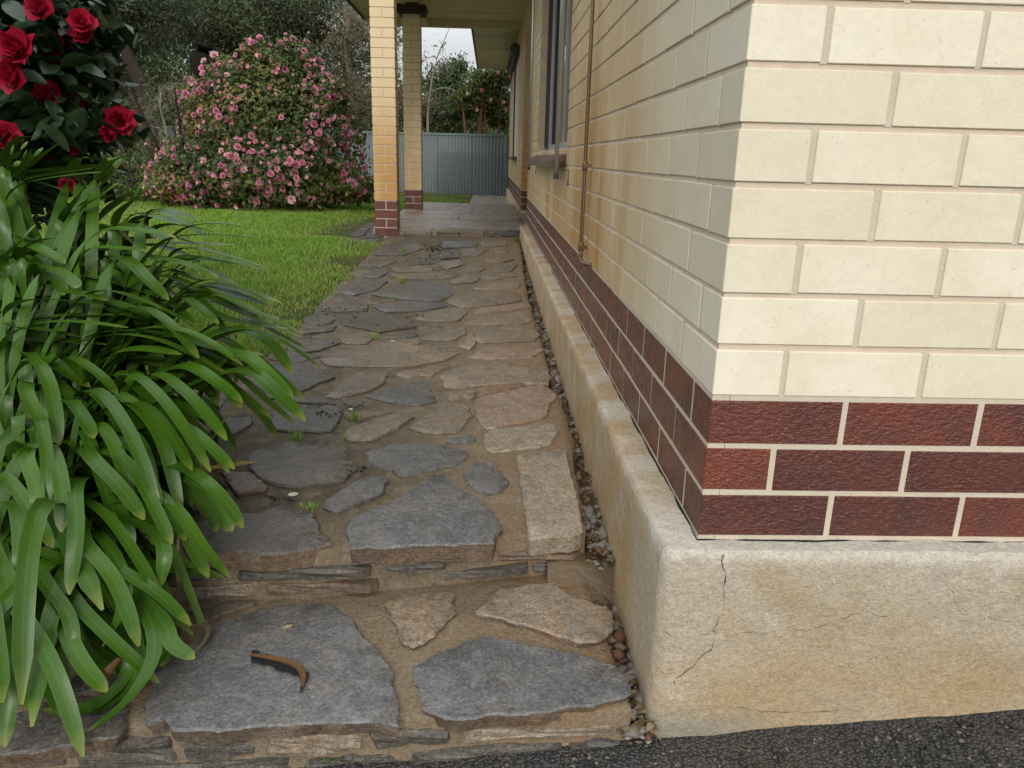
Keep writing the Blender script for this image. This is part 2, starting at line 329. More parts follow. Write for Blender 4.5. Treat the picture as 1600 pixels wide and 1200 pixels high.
# loose chips on the asphalt next to the wall
def pebble_cloud(name, pts, sizes, mats, parent=None, flat=.7):
    V = []; F = []; mi = []
    base = np.array([(1,0,0),(-1,0,0),(0,1,0),(0,-1,0),(0,0,1),(0,0,-1),(.62,.62,.5),(-.62,.6,.5),(.6,-.62,.5),(-.6,-.62,.5)])
    fc = [(0,6,8),(4,8,6),(4,6,7),(4,7,9),(4,9,8),(2,7,6),(1,9,7),(3,8,9),(0,2,6),(2,1,7),(1,3,9),(3,0,8),(5,2,0),(5,1,2),(5,3,1),(5,0,3)]
    for p, s in zip(pts, sizes):
        q = base*(1+rng.uniform(-.42, .42, (10, 3)))*s*np.array([rng.uniform(.7, 1.3), rng.uniform(.6, 1), flat])
        an = rng.uniform(0, 6.28); c_, s_ = math.cos(an), math.sin(an); tl = rng.uniform(-.5, .5)
        q = q @ np.array([[c_, -s_, 0], [s_, c_, 0], [0, 0, 1]]) @ np.array([[1, 0, 0], [0, math.cos(tl), -math.sin(tl)], [0, math.sin(tl), math.cos(tl)]])
        b = len(V)*10; V.append(q+np.array(p)); F += [(i+b, j+b, k+b) for i, j, k in fc]; mi += [rng.integers(0, len(mats))]*len(fc)
    return np_mesh(name, np.concatenate(V), np.array(F), mats, np.array(mi), parent)
pts = []; sz = []
for _ in range(2600):
    x = rng.uniform(-.7, 1.5); y = 1.15 - abs(rng.normal(0, .22)); pts.append((x, y, asph(x, y)+.001)); sz.append(rng.uniform(.0022, .0055))
tag(pebble_cloud('asphalt_chippings', pts, sz, [M['grav'], M['asphalt'], M['asphalt'], M['asphalt']]), 'dark loose chippings on the asphalt at the wall foot', 'gravel', kind='stuff')

# lawn and planting bed
PATH_L = [(at_path(u, v).x, at_path(u, v).y) for u, v in ((330, 790), (345, 690), (370, 610), (420, 560), (470, 516), (505, 476), (532, 446), (560, 418), (580, 398), (597, 378))]
def path_left(y):
    if y <= PATH_L[0][1]: return PATH_L[0][0]
    for (x0, y0), (x1, y1) in zip(PATH_L, PATH_L[1:]):
        if y <= y1: return x0 + (x1-x0)*(y-y0)/(y1-y0)
    return PATH_L[-1][0]
def lawn_z(x, y):
    z = path_z(y) - .015
    if y > 9: z = .248 - .03*min((y-9)/4, 1)
    t = min(max((-1.2-x)/6, 0), 1); z += .05*t + .012*fbm(x*.9, y*.9)
    if y < 2.9: z -= .10*min((2.9-y)/.8, 1)
    return z
mb = MB()
LX = [0, .06, .2, .5, 1, 1.8, 3, 5, 8, 14]; LY = list(np.linspace(1.62, 8, 40)) + list(np.linspace(8.4, 18.3, 24))
for y in LY:
    for q in LX:
        x = path_left(y) + .04 - q
        if y > 7.6: x = min(x, -.4 if y > 12.3 else -1.10) if q else (-.4 if y > 12.3 else -1.10)
        mb.v.append((x, y, lawn_z(x, y)))
mb.f = [(j*10+i+1, j*10+i, (j+1)*10+i, (j+1)*10+i+1)[::-1] for j in range(len(LY)-1) for i in range(9)]; mb.f = [q[::-1] for q in mb.f]; mb.mi = [0 if LY[i//9] > 2.7 else 1 for i in range(len(mb.f))]
tag(mb.build('lawn', [M['turf'], M['soil']], smooth=True), kind='structure')
# grass blades
def blades(n, xyz, h, lean=.5, wd=.004):
    x, y, z = xyz; an = rng.uniform(0, 2*np.pi, n); le = rng.uniform(0, lean, n)*h; dx, dy = np.cos(an), np.sin(an); px, py = -dy*wd/2, dx*wd/2
    V = np.empty((n, 5, 3))
    V[:, 0] = np.c_[x-px, y-py, z]; V[:, 1] = np.c_[x+px, y+py, z]
    V[:, 2] = np.c_[x+px*.8+dx*le*.35, y+py*.8+dy*le*.35, z+h*.6]; V[:, 3] = np.c_[x-px*.8+dx*le*.35, y-py*.8+dy*le*.35, z+h*.6]; V[:, 4] = np.c_[x+dx*le, y+dy*le, z+h]
    b = (np.arange(n)*5)[:, None]
    return V.reshape(-1, 3), np.concatenate([b+np.array([0, 1, 2]), b+np.array([0, 2, 3]), b+np.array([3, 2, 4])], 1).reshape(-1, 3)
N = 150000
yy = 2.3 + 13*rng.random(N)**1.35; pl = np.array([path_left(y) for y in yy]); pl = np.where(yy > 7.55, np.where(yy > 12.3, -.45, -1.55), pl)
xx = pl + .035 + .05*np.array([fbm(y*5, 1) for y in yy]) - np.abs(rng.exponential(1.0, N))*np.clip(.55+yy*.22, 0, 3.2)
patch = np.array([fbm(x*1.1, y*1.1, 5) for x, y in zip(xx, yy)]); bare = np.array([fbm(x*2.3, y*2.3, 11) for x, y in zip(xx, yy)])
edge = np.clip((pl-xx)/.55, 0, 1); keep = rng.random(N) < np.clip(.30 + .7*edge - 1.3*np.clip(bare, 0, 1)*(1.25-edge), .05, 1)
keep &= ~((xx > -1.72) & (yy > 6.6) & (yy < 7.75) & (xx > -1.0-(yy-6.2)*.45) & False)
xx, yy, patch, edge = xx[keep], yy[keep], patch[keep], edge[keep]; N = len(xx)
zz = np.array([lawn_z(x, y) for x, y in zip(xx, yy)])
hh = (.026 + .075*np.clip(patch+.15, 0, 1)**1.3 + .012*rng.random(N))*(.55+.45*edge)
V, F = blades(N, (xx, yy, zz-.004), hh, .9, .0045 + .0006*yy)
mi = np.repeat((rng.random(N) < (.08 + .35*(1-edge) + .5*np.clip(-patch, 0, 1))).astype(int), 3)
tag(np_mesh('grass', V, F, [M['grass1'], M['grass2']], mi), 'bright green lawn grass beside the stone path', 'grass', kind='stuff')

# ------------------------------------------------------------------ stone path
def poly_ring(pts, n, jit, seed):
    """smooth closed outline of n points through pts with small chips"""
    P_ = [Vector((p[0], p[1])) for p in pts]; k = len(P_); ln = [(P_[(i+1) % k]-P_[i]).length for i in range(k)]; tot = sum(ln); out = []
    for i in range(k):
        m_ = max(1, round(n*ln[i]/tot))
        for j in range(m_):
            t = j/m_; p = P_[i].lerp(P_[(i+1) % k], t)
            if j == 0: p = p*.84 + (P_[i-1]*(ln[i]/(ln[i]+ln[i-1])) + P_[(i+1) % k]*(ln[i-1]/(ln[i]+ln[i-1])))*.06 + p*.10
            out.append(p)
    c = sum(out, Vector((0, 0)))/len(out)
    return [p + (p-c).normalized()*jit*fbm(p.x*22+seed, p.y*22, seed) for p in out], c
ALL_STONES = []
def flag(pts, zf, mat, parent, name='flagstone', up=.004, thick=.03, n=26, front=None, seed=0, edge=None):
    ring, c = poly_ring(pts, n, .009, seed); k = len(ring); V = []
    tilt = (random.uniform(-.010, .010), random.uniform(-.008, .008)); lift = up + random.uniform(-.002, .004)
    def z(p): return zf(p.x, p.y) + lift + tilt[0]*(p.x-c.x) + tilt[1]*(p.y-c.y)
    rad = sum((p-c).length for p in ring)/k; ins = max(.88, 1-.005/rad); ins2 = .6
    for p in ring: q = c+(p-c)*(1-.006/rad*(1+fbm(p.x*40, p.y*40, seed))); V.append((q.x, q.y, z(p)-thick))
    for p in ring: q = c+(p-c)*(1+.004/rad*fbm(p.x*60, p.y*60, seed+5)); V.append((q.x, q.y, z(p)-.0035-.003*abs(fbm(p.x*50, p.y*50, seed))))
    for p in ring: q = c+(p-c)*ins; V.append((q.x, q.y, z(q)+.0012*fbm(q.x*15, q.y*15, seed)))
    for p in ring: q = c+(p-c)*ins2; V.append((q.x, q.y, z(q)+.004*fbm(q.x*8, q.y*8, seed)))
    V.append((c.x, c.y, z(c)+.002))
    F = []
    for l in range(3): F += [(l*k+i, l*k+(i+1) % k, (l+1)*k+(i+1) % k, (l+1)*k+i) for i in range(k)]
    F += [(3*k+i, 3*k+(i+1) % k, 4*k) for i in range(k)]
    ar = sum(ring[i].x*ring[(i+1) % k].y - ring[(i+1) % k].x*ring[i].y for i in range(k))
    if ar < 0: F = [q[::-1] for q in F]
    b = MB(); b.add(V, F); b.mi = [1 if (edge and i < k) else 0 for i in range(len(F))]; o = b.build(name, [mat, edge] if edge else mat, parent)
    o.data.polygons.foreach_set('use_smooth', [True]*len(o.data.polygons))
    o.data.set_sharp_from_angle(angle=R(38)) if hasattr(o.data, 'set_sharp_from_angle') else None
    return o
B_, G_, T_, D_, O_, A_ = 's_blue', 's_grey', 's_tan', 's_dark', 's_red', 's_gran'
PATH_STONES = [
 (B_, [(537,826),(558,812),(627,782),(672,747),(695,745),(710,766),(747,782),(770,805),(783,827),(774,855),(710,858),(635,861),(549,863)]),
 (D_, [(300,800),(399,809),(444,792),(474,794),(494,809),(504,835),(524,854),(436,872),(350,867),(285,862)]),
 (A_, [(806,713),(882,703),(914,839),(826,846),(817,790)]),
 (B_, [(723,741),(740,726),(766,724),(781,737),(794,754),(781,767),(759,773),(740,764)]),
 (B_, [(575,707),(612,696),(687,696),(725,706),(731,713),(710,726),(669,734),(635,743),(609,734),(582,722)]),
 (B_, [(506,788),(560,754),(597,743),(607,754),(597,771),(530,801)]),
 (D_, [(388,715),(440,696),(500,692),(537,707),(552,734),(530,754),(451,762),(406,749)]),
 (A_, [(757,681),(774,672),(860,664),(869,672),(860,694),(772,707),(762,700)]),
 (T_, [(746,625),(792,612),(845,603),(869,619),(854,634),(852,651),(762,670),(747,647)]),
 (G_, [(641,668),(676,644),(710,631),(732,638),(734,649),(714,676),(672,677)]),
 (G_, [(543,672),(590,655),(620,648),(646,651),(620,670),(582,689),(543,687)]),
 (G_, [(549,649),(575,642),(609,644),(560,657)]),
 (B_, [(425,646),(462,632),(522,636),(534,647),(515,674),(432,672)]),
 (B_, [(573,619),(612,606),(665,595),(672,614),(680,627),(650,634),(612,629)]),
 (G_, [(511,619),(537,595),(567,580),(605,582),(597,601),(564,614),(530,621)]),
 (G_, [(695,587),(725,574),(800,572),(850,575),(856,590),(852,600),(800,599),(702,606)]),
 (O_, [(750,609),(815,600),(818,605),(750,621)]), (G_, [(702,614),(743,611),(741,621),(702,627)]),
 (G_, [(620,584),(687,569),(699,572),(676,586),(627,589)]),
 (D_, [(385,587),(444,567),(474,572),(522,589),(474,610),(425,621)]),
 (B_, [(340,655),(391,653),(395,662),(372,677),(345,681)]),
 (B_, [(695,690),(736,679),(742,689),(710,694)]), (D_, [(534,623),(560,625),(569,632),(552,636),(537,631)]),
 (O_, [(345,738),(391,741),(421,764),(372,775)]), (D_, [(440,620),(505,624),(520,632),(460,630)]),
 (G_, [(506,563),(536,544),(591,541),(694,543),(714,551),(694,561),(642,572),(556,573),(515,570)]),
 (T_, [(742,558),(756,546),(831,543),(846,546),(828,558),(763,561)]),
 (G_, [(747,530),(750,513),(824,510),(838,525),(831,532),(752,536)]),
 (G_, [(730,506),(762,496),(811,489),(828,501),(817,506)]), (T_, [(742,491),(752,482),(821,475),(826,481),(783,487)]),
 (G_, [(704,472),(735,460),(780,457),(807,460),(807,470),(769,477),(725,480)]),
 (G_, [(652,498),(680,486),(721,482),(728,489),(714,501),(673,501)]), (B_, [(587,479),(611,472),(677,474),(692,479),(659,486),(604,487)]),
 (B_, [(587,460),(625,444),(680,439),(694,446),(704,460),(683,469),(635,467)]), (G_, [(529,525),(556,518),(587,522),(573,536),(542,537)]),
 (G_, [(659,530),(694,518),(726,511),(725,522),(707,532)]), (D_, [(474,522),(487,511),(525,510),(515,518)]),
 (D_, [(445,541),(487,529),(529,537),(501,546),(463,552)]), (D_, [(529,491),(584,491),(611,498),(646,511),(591,518),(542,508)]),
 (D_, [(515,481),(542,470),(573,477),(570,486),(522,487)]), (B_, [(536,457),(577,438),(604,439),(587,453),(556,460)]),
 (B_, [(563,432),(591,422),(608,424),(591,434)]), (G_, [(615,429),(694,427),(714,431),(687,436),(632,436)]),
 (G_, [(615,420),(652,415),(675,419),(670,424),(625,425)]), (B_, [(573,415),(591,407),(618,408),(597,417)]),
 (D_, [(632,407),(670,405),(675,412),(635,414)]), (B_, [(587,398),(604,383),(642,379),(659,388),(632,398)]),
 (B_, [(694,379),(742,379),(742,386),(694,388)]), (G_, [(721,393),(738,387),(762,389),(745,400),(728,400)]),
 (T_, [(773,388),(790,386),(792,395),(776,395)]), (G_, [(752,432),(762,427),(802,426),(804,432),(773,436)]),
 (T_, [(742,450),(766,443),(811,442),(807,450),(773,452)]), (G_, [(704,439),(725,431),(749,431),(742,441),(714,443)]),
 (G_, [(776,412),(807,414),(797,424),(773,424)]), (G_, [(723,424),(732,415),(759,419),(749,424)]), (T_, [(759,408),(783,402),(804,405),(780,411)]),
 (D_, [(675,395),(712,393),(716,402),(690,405)]), (G_, [(684,411),(716,408),(722,414),(700,420)]), (T_, [(752,378),(788,376),(790,383),(756,385)]),
 (D_, [(420,560),(455,548),(500,556),(470,566)]), (D_, [(475,500),(500,486),(520,490),(520,503),(490,508)]), (G_, [(596,536),(650,530),(652,537),(600,540)]),
 (T_, [(716,541),(738,522),(742,540),(735,546)]), (D_, [(622,522),(648,518),(650,526),(630,530)]),
]
PATH_R = [(918, 846), (893, 706), (897, 690), (872, 612), (857, 604), (857, 575), (845, 530), (832, 490), (826, 470), (818, 420), (813, 380)]
path = empty('stone_path', (-.3, 3, .2)); tag(path, kind='structure')
pr_ = [at_path(u, v) for u, v in PATH_R]
def path_right(y):
    if y <= pr_[0].y: return pr_[0].x
    for p, q in zip(pr_, pr_[1:]):
        if p.y <= y <= q.y: return p.x + (q.x-p.x)*(y-p.y)/max(q.y-p.y, 1e-4)
    return pr_[-1].x
Y2 = 1.59                                                   # front of the upper step's mortar bed
def y2f(x): return max(1.572, 1.607 + .16*(x+.18))
mb = MB(); nyy, nxx = 150, 50
ys = np.linspace(Y2, PORCH_Y0+.02, nyy)
for y_ in ys:
    y = y_; x0, x1 = path_left(y)-.02 + .015*fbm(0, y*6), path_right(y) + .008*fbm(3, y*9)
    if y < 2.9: x0 = -1.5
    for i in range(nxx):
        x = x0+(x1-x0)*i/(nxx-1); y = y_ + (y2f(x)-Y2)*max(0, 1-(y_-Y2)/.3); mb.v.append((x, y, path_z(y) - .004 + .004*fbm(x*7, y*7, 2) + .002*fbm(x*30, y*30, 2)))
b0 = len(mb.v)
for y in ys: x1 = path_right(y); mb.v.append((x1+.012+.006*fbm(1, y*14), y, path_z(y)-.16))
for i in range(nxx): v = mb.v[i]; mb.v.append((v[0], y2f(v[0])+.006+.008*fbm(v[0]*14, 2), -.05))
mb.f = [(j*nxx+i, j*nxx+i+1, (j+1)*nxx+i+1, (j+1)*nxx+i) for j in range(nyy-1) for i in range(nxx-1)]
mb.f += [(j*nxx+nxx-1, b0+j, b0+j+1, (j+1)*nxx+nxx-1) for j in range(nyy-1)]
mb.f += [(i, b0+nyy+i, b0+nyy+i+1, i+1) for i in range(nxx-1)]; mb.mi = [0]*len(mb.f)
mb.build('mortar_bed', M['pmortar'], path, True)
for i, (k, px) in enumerate(PATH_STONES):
    th = .048 if i in (0, 1) else (.05 if i == 2 else .03)
    pw_ = [at_path(u, v) for u, v in px]; cc = sum(pw_, Vector())/len(pw_); pw_ = [cc+(p-cc)*(1.0 if i < 3 else 1.07 if i < 26 else 1.13) for p in pw_]
    flag(pw_, lambda x, y: path_z(y), M[k], path, up=.010 if i < 3 else .004, thick=th, n=70 if i < 26 else 28, seed=i*1.7, edge=M['s_edge'] if i < 2 else None)
# lower step
Y1 = 1.165
mb = MB(); nyy, nxx = 30, 70; ys = np.linspace(Y1, 1.72, nyy)
for y in ys:
    for i in range(nxx):
        x = -1.3 + (1.3+.272-.03*(y-Y1)/.5)*i/(nxx-1); mb.v.append((x, y, step1_z(x, y) - .004 + .005*fbm(x*7, y*7, 4) + .002*fbm(x*30, y*30, 2)))
b0 = len(mb.v)
for i in range(nxx): v = mb.v[i]; mb.v.append((v[0], Y1+.01+.012*fbm(v[0]*11, 7), -.35))
for j in range(nyy): v = mb.v[j*nxx+nxx-1]; mb.v.append((v[0]+.006, v[1], -.2))
mb.f = [(j*nxx+i, j*nxx+i+1, (j+1)*nxx+i+1, (j+1)*nxx+i) for j in range(nyy-1) for i in range(nxx-1)]
mb.f += [(i, b0+i, b0+i+1, i+1) for i in range(nxx-1)] + [(j*nxx+nxx-1, b0+nxx+j, b0+nxx+j+1, (j+1)*nxx+nxx-1) for j in range(nyy-1)]; mb.mi = [0]*len(mb.f)
mb.build('step_mortar_bed', M['pmortar'], path, True)
STEP_STONES = [
 (B_, [(232,1098),(243,1053),(291,1014),(336,980),(420,955),(510,947),(544,969),(583,1011),(611,1047),(622,1092),(621,1140),(589,1135),(487,1137),(375,1146),(268,1150),(257,1132),(232,1143)]),
 (B_, [(642,1047),(701,1019),(757,998),(825,1011),(971,1047),(991,1092),(909,1112),(769,1123),(701,1132),(662,1112)]),
 (G_, [(603,941),(645,929),(710,930),(707,963),(679,994),(645,1017),(628,1008),(611,969)]),
 (G_, [(741,963),(774,927),(864,915),(887,935),(954,957),(960,986),(937,1008),(898,1008),(814,980)]),
 (D_, [(20,1120),(150,1090),(195,1106),(200,1137),(189,1157),(100,1172),(0,1185)]), (D_, [(60,1075),(150,1060),(222,1052),(214,1090),(160,1082),(70,1104)]), (D_, [(290,960),(360,945),(400,945),(330,972),(280,990)]),
]
for i, (k, px) in enumerate(STEP_STONES):
    flag([at_step1(u, v) for u, v in px], step1_z, M[k], path, up=.009, thick=.03, n=90, seed=50+i*2.3, edge=M['s_edge'])
# stones laid in the risers: (material, left px, right px, top/bottom px, plane y)
def riser(px, y, mat, parent, depth=.05, seed=0):
    """px outline in the vertical plane at y"""
    pts = [aty(u, v, y) for u, v in px]; ring, c = poly_ring([(p.x, p.z) for p in pts], 30, .006, seed); k = len(ring); V = []
    lam = lambda q: .007*fbm(q.x*5, q.y*60, seed)
    for p in ring: V.append((p.x, y+depth, p.y))
    for p in ring: V.append((p.x, y+.006, p.y))
    for p in ring: q = c+(p-c)*.86; V.append((q.x, y-.006+lam(q), q.y))
    for p in ring: q = c+(p-c)*.45; V.append((q.x, y-.009+lam(q), q.y))
    V.append((c.x, y-.008, c.y)); F = []
    for l in range(3): F += [(l*k+i, l*k+(i+1) % k, (l+1)*k+(i+1) % k, (l+1)*k+i) for i in range(k)]
    F += [(3*k+i, 3*k+(i+1) % k, 4*k) for i in range(k)]
    ar = sum(ring[i].x*ring[(i+1) % k].y - ring[(i+1) % k].x*ring[i].y for i in range(k))
    if ar < 0: F = [q[::-1] for q in F]
    b = MB(); b.add(V, F); return b.build('riser_stone', mat, parent)
def riser_xz(pts, y, mat, seed):
    """stone outline given in (x, z) on the vertical face at y"""
    ring, c = poly_ring(pts, 34, .009, seed); k = len(ring); V = []; lam = lambda q: .006*fbm(q.x*6, q.y*70, seed)
    for p in ring: V.append((p.x, y+.05, p.y))
    for p in ring: V.append((p.x, y+.004, p.y))
    for p in ring: q = c+(p-c)*.9; V.append((q.x, y-.008+lam(q), q.y))
    for p in ring: q = c+(p-c)*.5; V.append((q.x, y-.010+lam(q), q.y))
    V.append((c.x, y-.009, c.y)); F = []
    for l in range(3): F += [(l*k+i, l*k+(i+1) % k, (l+1)*k+(i+1) % k, (l+1)*k+i) for i in range(k)]
    F += [(3*k+i, 3*k+(i+1) % k, 4*k) for i in range(k)]
    ar = sum(ring[i].x*ring[(i+1) % k].y - ring[(i+1) % k].x*ring[i].y for i in range(k))
    if ar < 0: F = [q[::-1] for q in F]
    b = MB(); b.add(V, F); return b.build('riser_stone', mat, path)
random.seed(33); si = 0
def courses(x0, x1, zlo, zhi, rows, yf, mats):
    global si
    for r_ in range(rows):
        x = x0 + random.uniform(-.05, 0)
        while x < x1-.03:
            wx = min(random.uniform(.14, .40), x1-x); q0, q1 = r_/rows, (r_+1)/rows
            if x+wx > x1-.06: wx = x1-x
            za = lambda xx, q: zlo(xx)+(zhi(xx)-zlo(xx))*q
            g = .004; j = lambda: random.uniform(-.008, .006)
            riser_xz([(x+g, za(x, q0)+g+j()), (x+wx*.5, za(x+wx*.5, q0)+g+j()), (x+wx-g, za(x+wx, q0)+g+j()), (x+wx-g+j(), za(x+wx, q1)-g+j()), (x+wx*.5, za(x+wx*.5, q1)-g+j()), (x+g+j(), za(x, q1)-g+j())], yf(x+wx/2)+random.uniform(-.004, .006), M[random.choice(mats)], 400+si*1.9); si += 1
            x += wx
courses(-.80, .235, lambda x: step1_z(x, 1.6)+.004, lambda x: .118, 2, lambda x: y2f(x)+.002, [D_, D_, D_, 's_edge', D_, G_])
courses(-1.0, .268, lambda x: asph(x, 1.15)-.02, lambda x: step1_z(x, 1.15)-.026, 2, lambda x: Y1+.004, [D_, D_, D_, G_, 's_edge'])
# porch floor
porch = empty('porch_floor', (-.3, 8, .3)); tag(porch, kind='structure')
mb = MB(); mb.box((-1.16, PORCH_Y0+.03, .1), (.372, PORCH_Y1, PORCH_Z-.012)); mb.box((.376, 8.0, .1), (1.1, 10.39, PORCH_Z-.012)); mb.build('slab', M['s_porch'], porch)
mb = MB(); mb.box((-.9, PORCH_Y1+.002, .05), (.40, 18.3, .19)); mb.build('rear_paving', M['s_porch'], porch)
ii = 0
y = PORCH_Y0
while y < PORCH_Y1-.1:
    dy = random.uniform(.9, 1.3); x = -1.17 + (random.uniform(0, .2) if y > 8 else 0)
    if y+dy > PORCH_Y1-.25: dy = PORCH_Y1-y
    while x < .34:
        wx = random.uniform(.6, .9)
        if x+wx > .0: wx = .366-x
        j = lambda s=.03: random.uniform(-s, s)
        if not (y < 8.05 and x < -.92):
            flag([(x+.006, y+.008+j(.006)), (x+wx*.5, y+.010), (x+wx-.006, y+.008+j(.006)), (x+wx-.006, y+dy-.003), (x+wx*.5, y+dy-.003), (x+.006, y+dy-.003)], lambda a_, b_: PORCH_Z-.006, M['s_porch'], porch, n=22, seed=ii*1.3+200, thick=.045, up=.002); ii += 1
        x += wx
    y += dy
for i, (k, px) in enumerate([(T_, [(630,361),(676,361),(676,371),(630,372)]), (G_, [(681,361),(719,360),(720,370),(682,371)]), (T_, [(724,360),(758,360),(757,370),(724,371)]), (G_, [(761,360),(774,360),(774,370),(761,370)]), (B_, [(779,360),(812,359),(812,369),(779,370)])]):
    riser(px, PORCH_Y0+.02, M[k], porch, seed=120+i, depth=.04)
# paved strip to the left of the porch pillar
strip = empty('side_paving', (-1.5, 7.2, .25)); tag(strip, kind='structure')
sp = [at_path(u, v) for u, v in ((522, 386), (600, 376), (597, 346), (572, 350))]
mb = MB(); mb.add([(p.x, p.y, lawn_z(p.x, p.y)+.012) for p in sp] + [(p.x, p.y, .1) for p in sp], [(0,1,2,3),(0,4,5,1),(1,5,6,2),(2,6,7,3),(3,7,4,0)]); mb.build('paving_bed', M['pmortar'], strip)
for i in range(7):
    for j in range(2):
        t0, t1 = i/7+.012, (i+1)/7-.012; s0, s1 = j/2+.015, (j+1)/2-.015
        qq = lambda s_, t_: sp[0].lerp(sp[1], s_).lerp(sp[3].lerp(sp[2], s_), t_)
        flag([qq(s0, t0), qq(s1, t0), qq(s1, t1), qq(s0, t1)], lambda x_, y_: lawn_z(x_, y_)+.014, M[[B_, G_, D_][(i+j) % 3]], strip, name='paving_stone', n=12, seed=300+i*3+j, up=.004, thick=.02)

# ------------------------------------------------------------------ house
house = empty('house', (WX, DY, .3)); tag(house, 'cream and brown glazed brick house with cracked cement plinth', 'house')
WIN = (3.95, 6.45, 8, 26)     # window opening: y0, y1, course0, course1
NC = 30; YEND = 7.95; XEND = 3.2
def bevel_box(hx, hy, hz, bv):
    """box with chamfered edges, centred: 24 verts, 26 faces"""
    vs = []; idx = {}
    for sx in (-1, 1):
        for sy in (-1, 1):
            for sz in (-1, 1):
                for a_ in range(3):
                    o_ = [hx-bv, hy-bv, hz-bv]; o_[a_] = (hx, hy, hz)[a_]
                    idx[(sx, sy, sz, a_)] = len(vs); vs.append((sx*o_[0], sy*o_[1], sz*o_[2]))
    fs = []
    for a_ in range(3):
        b_, c_ = (a_+1) % 3, (a_+2) % 3
        for s in (-1, 1):
            q = []
            for sb, sc_ in ((-1, -1), (1, -1), (1, 1), (-1, 1)):
                k = [0, 0, 0]; k[a_] = s; k[b_] = sb; k[c_] = sc_; q.append(idx[(*k, a_)])
            fs.append(tuple(q) if s > 0 else tuple(q[::-1]))
        for sb in (-1, 1):
            for sc_ in (-1, 1):
                def id_(sa, ax): k = [0, 0, 0]; k[a_] = sa; k[b_] = sb; k[c_] = sc_; return idx[(*k, ax)]
                q = (id_(-1, b_), id_(1, b_), id_(1, c_), id_(-1, c_)); fs.append(q if sb*sc_ > 0 else q[::-1])
    for sx in (-1, 1):
        for sy in (-1, 1):
            for sz in (-1, 1):
                q = tuple(idx[(sx, sy, sz, a_)] for a_ in range(3)); fs.append(q if sx*sy*sz > 0 else q[::-1])
    return vs, fs
BMESH = {}
def brick_mesh(l, dpt, mat):
    key = (round(l, 4), round(dpt, 4), mat)
    if key not in BMESH:
        vs, fs = bevel_box(dpt/2, l/2, (CH-JT)/2, .0012); b = MB(); b.add(vs, fs); BMESH[key] = b.mesh('brick', M[mat])
    return BMESH[key]
bricks = []     # (centre, length along its run, along_x?, material)
joints_v = []   # flush vertical mortar joints
for k in range(NC):
    z = ZB + k*CH + CH/2; mat = 'brown' if k < 3 else 'cream'
    # left wall, running along y
    y = DY if k % 2 else DY + BD + JT
    if k % 2 == 0: pass
    first = True
    while y < YEND - .05:
        l = min(BL, YEND-y)
        spans = [(y, y+l)]
        if WIN[2] <= k < WIN[3]:
            spans = []
            if y < WIN[0]: spans.append((y, min(y+l, WIN[0])))
            if y+l > WIN[1]: spans.append((max(y, WIN[1]), y+l))
        for s0, s1 in spans:
            if s1-s0 > .03: bricks.append((Vector((WX+BD/2, (s0+s1)/2, z)), s1-s0, False, mat)); joints_v.append(('L', s1, k)) if s1 < YEND-.02 and not (WIN[2] <= k < WIN[3] and abs(s1-WIN[0]) < .01) else None
        y += BP; first = False
    x = WX if k % 2 == 0 else WX + BD + JT
    if k % 2 == 0: joints_v.append(('L', DY+BD, k))
    else: joints_v.append(('R', WX+BD, k))
    while x < XEND:
        bricks.append((Vector((x+BL/2, DY+BD/2, z)), BL, True, mat)); joints_v.append(('R', x+BL, k)); x += BP
core = MB(); e = .004
# wall core of mortar, set back behind the brick faces
zt = ZB+NC*CH; w0, w1 = ZB+WIN[2]*CH, ZB+WIN[3]*CH
core.box((WX+e, DY+e, ZB-.004), (WX+BD-.004, WIN[0]-.001, zt)); core.box((WX+e, WIN[0]-.001, ZB-.004), (WX+BD-.004, WIN[1]+.001, w0)); core.box((WX+e, WIN[0]-.001, w1), (WX+BD-.004, WIN[1]+.001, zt))
core.box((WX+e, WIN[1]+.001, ZB-.004), (WX+BD-.004, YEND-.004, zt)); core.box((WX+BD-.004, DY+e, ZB-.004), (XEND, DY+BD-.004, zt))
wall = core.build('wall', M['mortar'], house)
st = MB(); st2 = MB()
for side, c_, k in joints_v:
    z0, z1 = ZB+k*CH+.003, ZB+(k+1)*CH-.003; tgt = st2 if k < 3 else st; r_ = .0012 if (side == 'L' or k < 3) else .0028
    if side == 'L': tgt.box((WX+r_, c_-.0005, z0), (WX+.02, c_+JT+.0005, z1))
    else: tgt.box((c_-.0005, DY+r_, z0), (c_+JT+.0005, DY+.02, z1))
for k in range(4):
    z0 = ZB+k*CH-JT/2-.0005; z1 = z0+JT+.001; st2.box((WX+.0016, DY+.0016, z0), (WX+.03, YEND-.01, z1)); st2.box((WX+.031, DY+.0016, z0), (XEND-.01, DY+.03, z1))
st.build('pointing', M['mortar2'], house); st2.build('base_pointing', M['mortar2'], house)
def area(p, l, alongx):
    q = proj(p)
    if q is None or not (-20 < q[0] < 1620 and -20 < q[1] < 1220): return 0
    return l*CH*(1 if alongx else abs(p.x)/max(p.y, .1))/q[2]**2
bricks.sort(key=lambda t: -area(t[0], t[1], t[2]))
rest = MB()
def rest_brick(mb_, p, l, alongx, mi, dpt=BD):
    vs, fs = bevel_box(dpt/2, l/2, (CH-JT)/2, .0012)
    vs = [(p.x+(v[1] if alongx else v[0]), p.y+(v[0] if alongx else v[1]), p.z+v[2]) for v in vs]
    if alongx: fs = [f[::-1] for f in fs]
    mb_.add(vs, fs, mi)
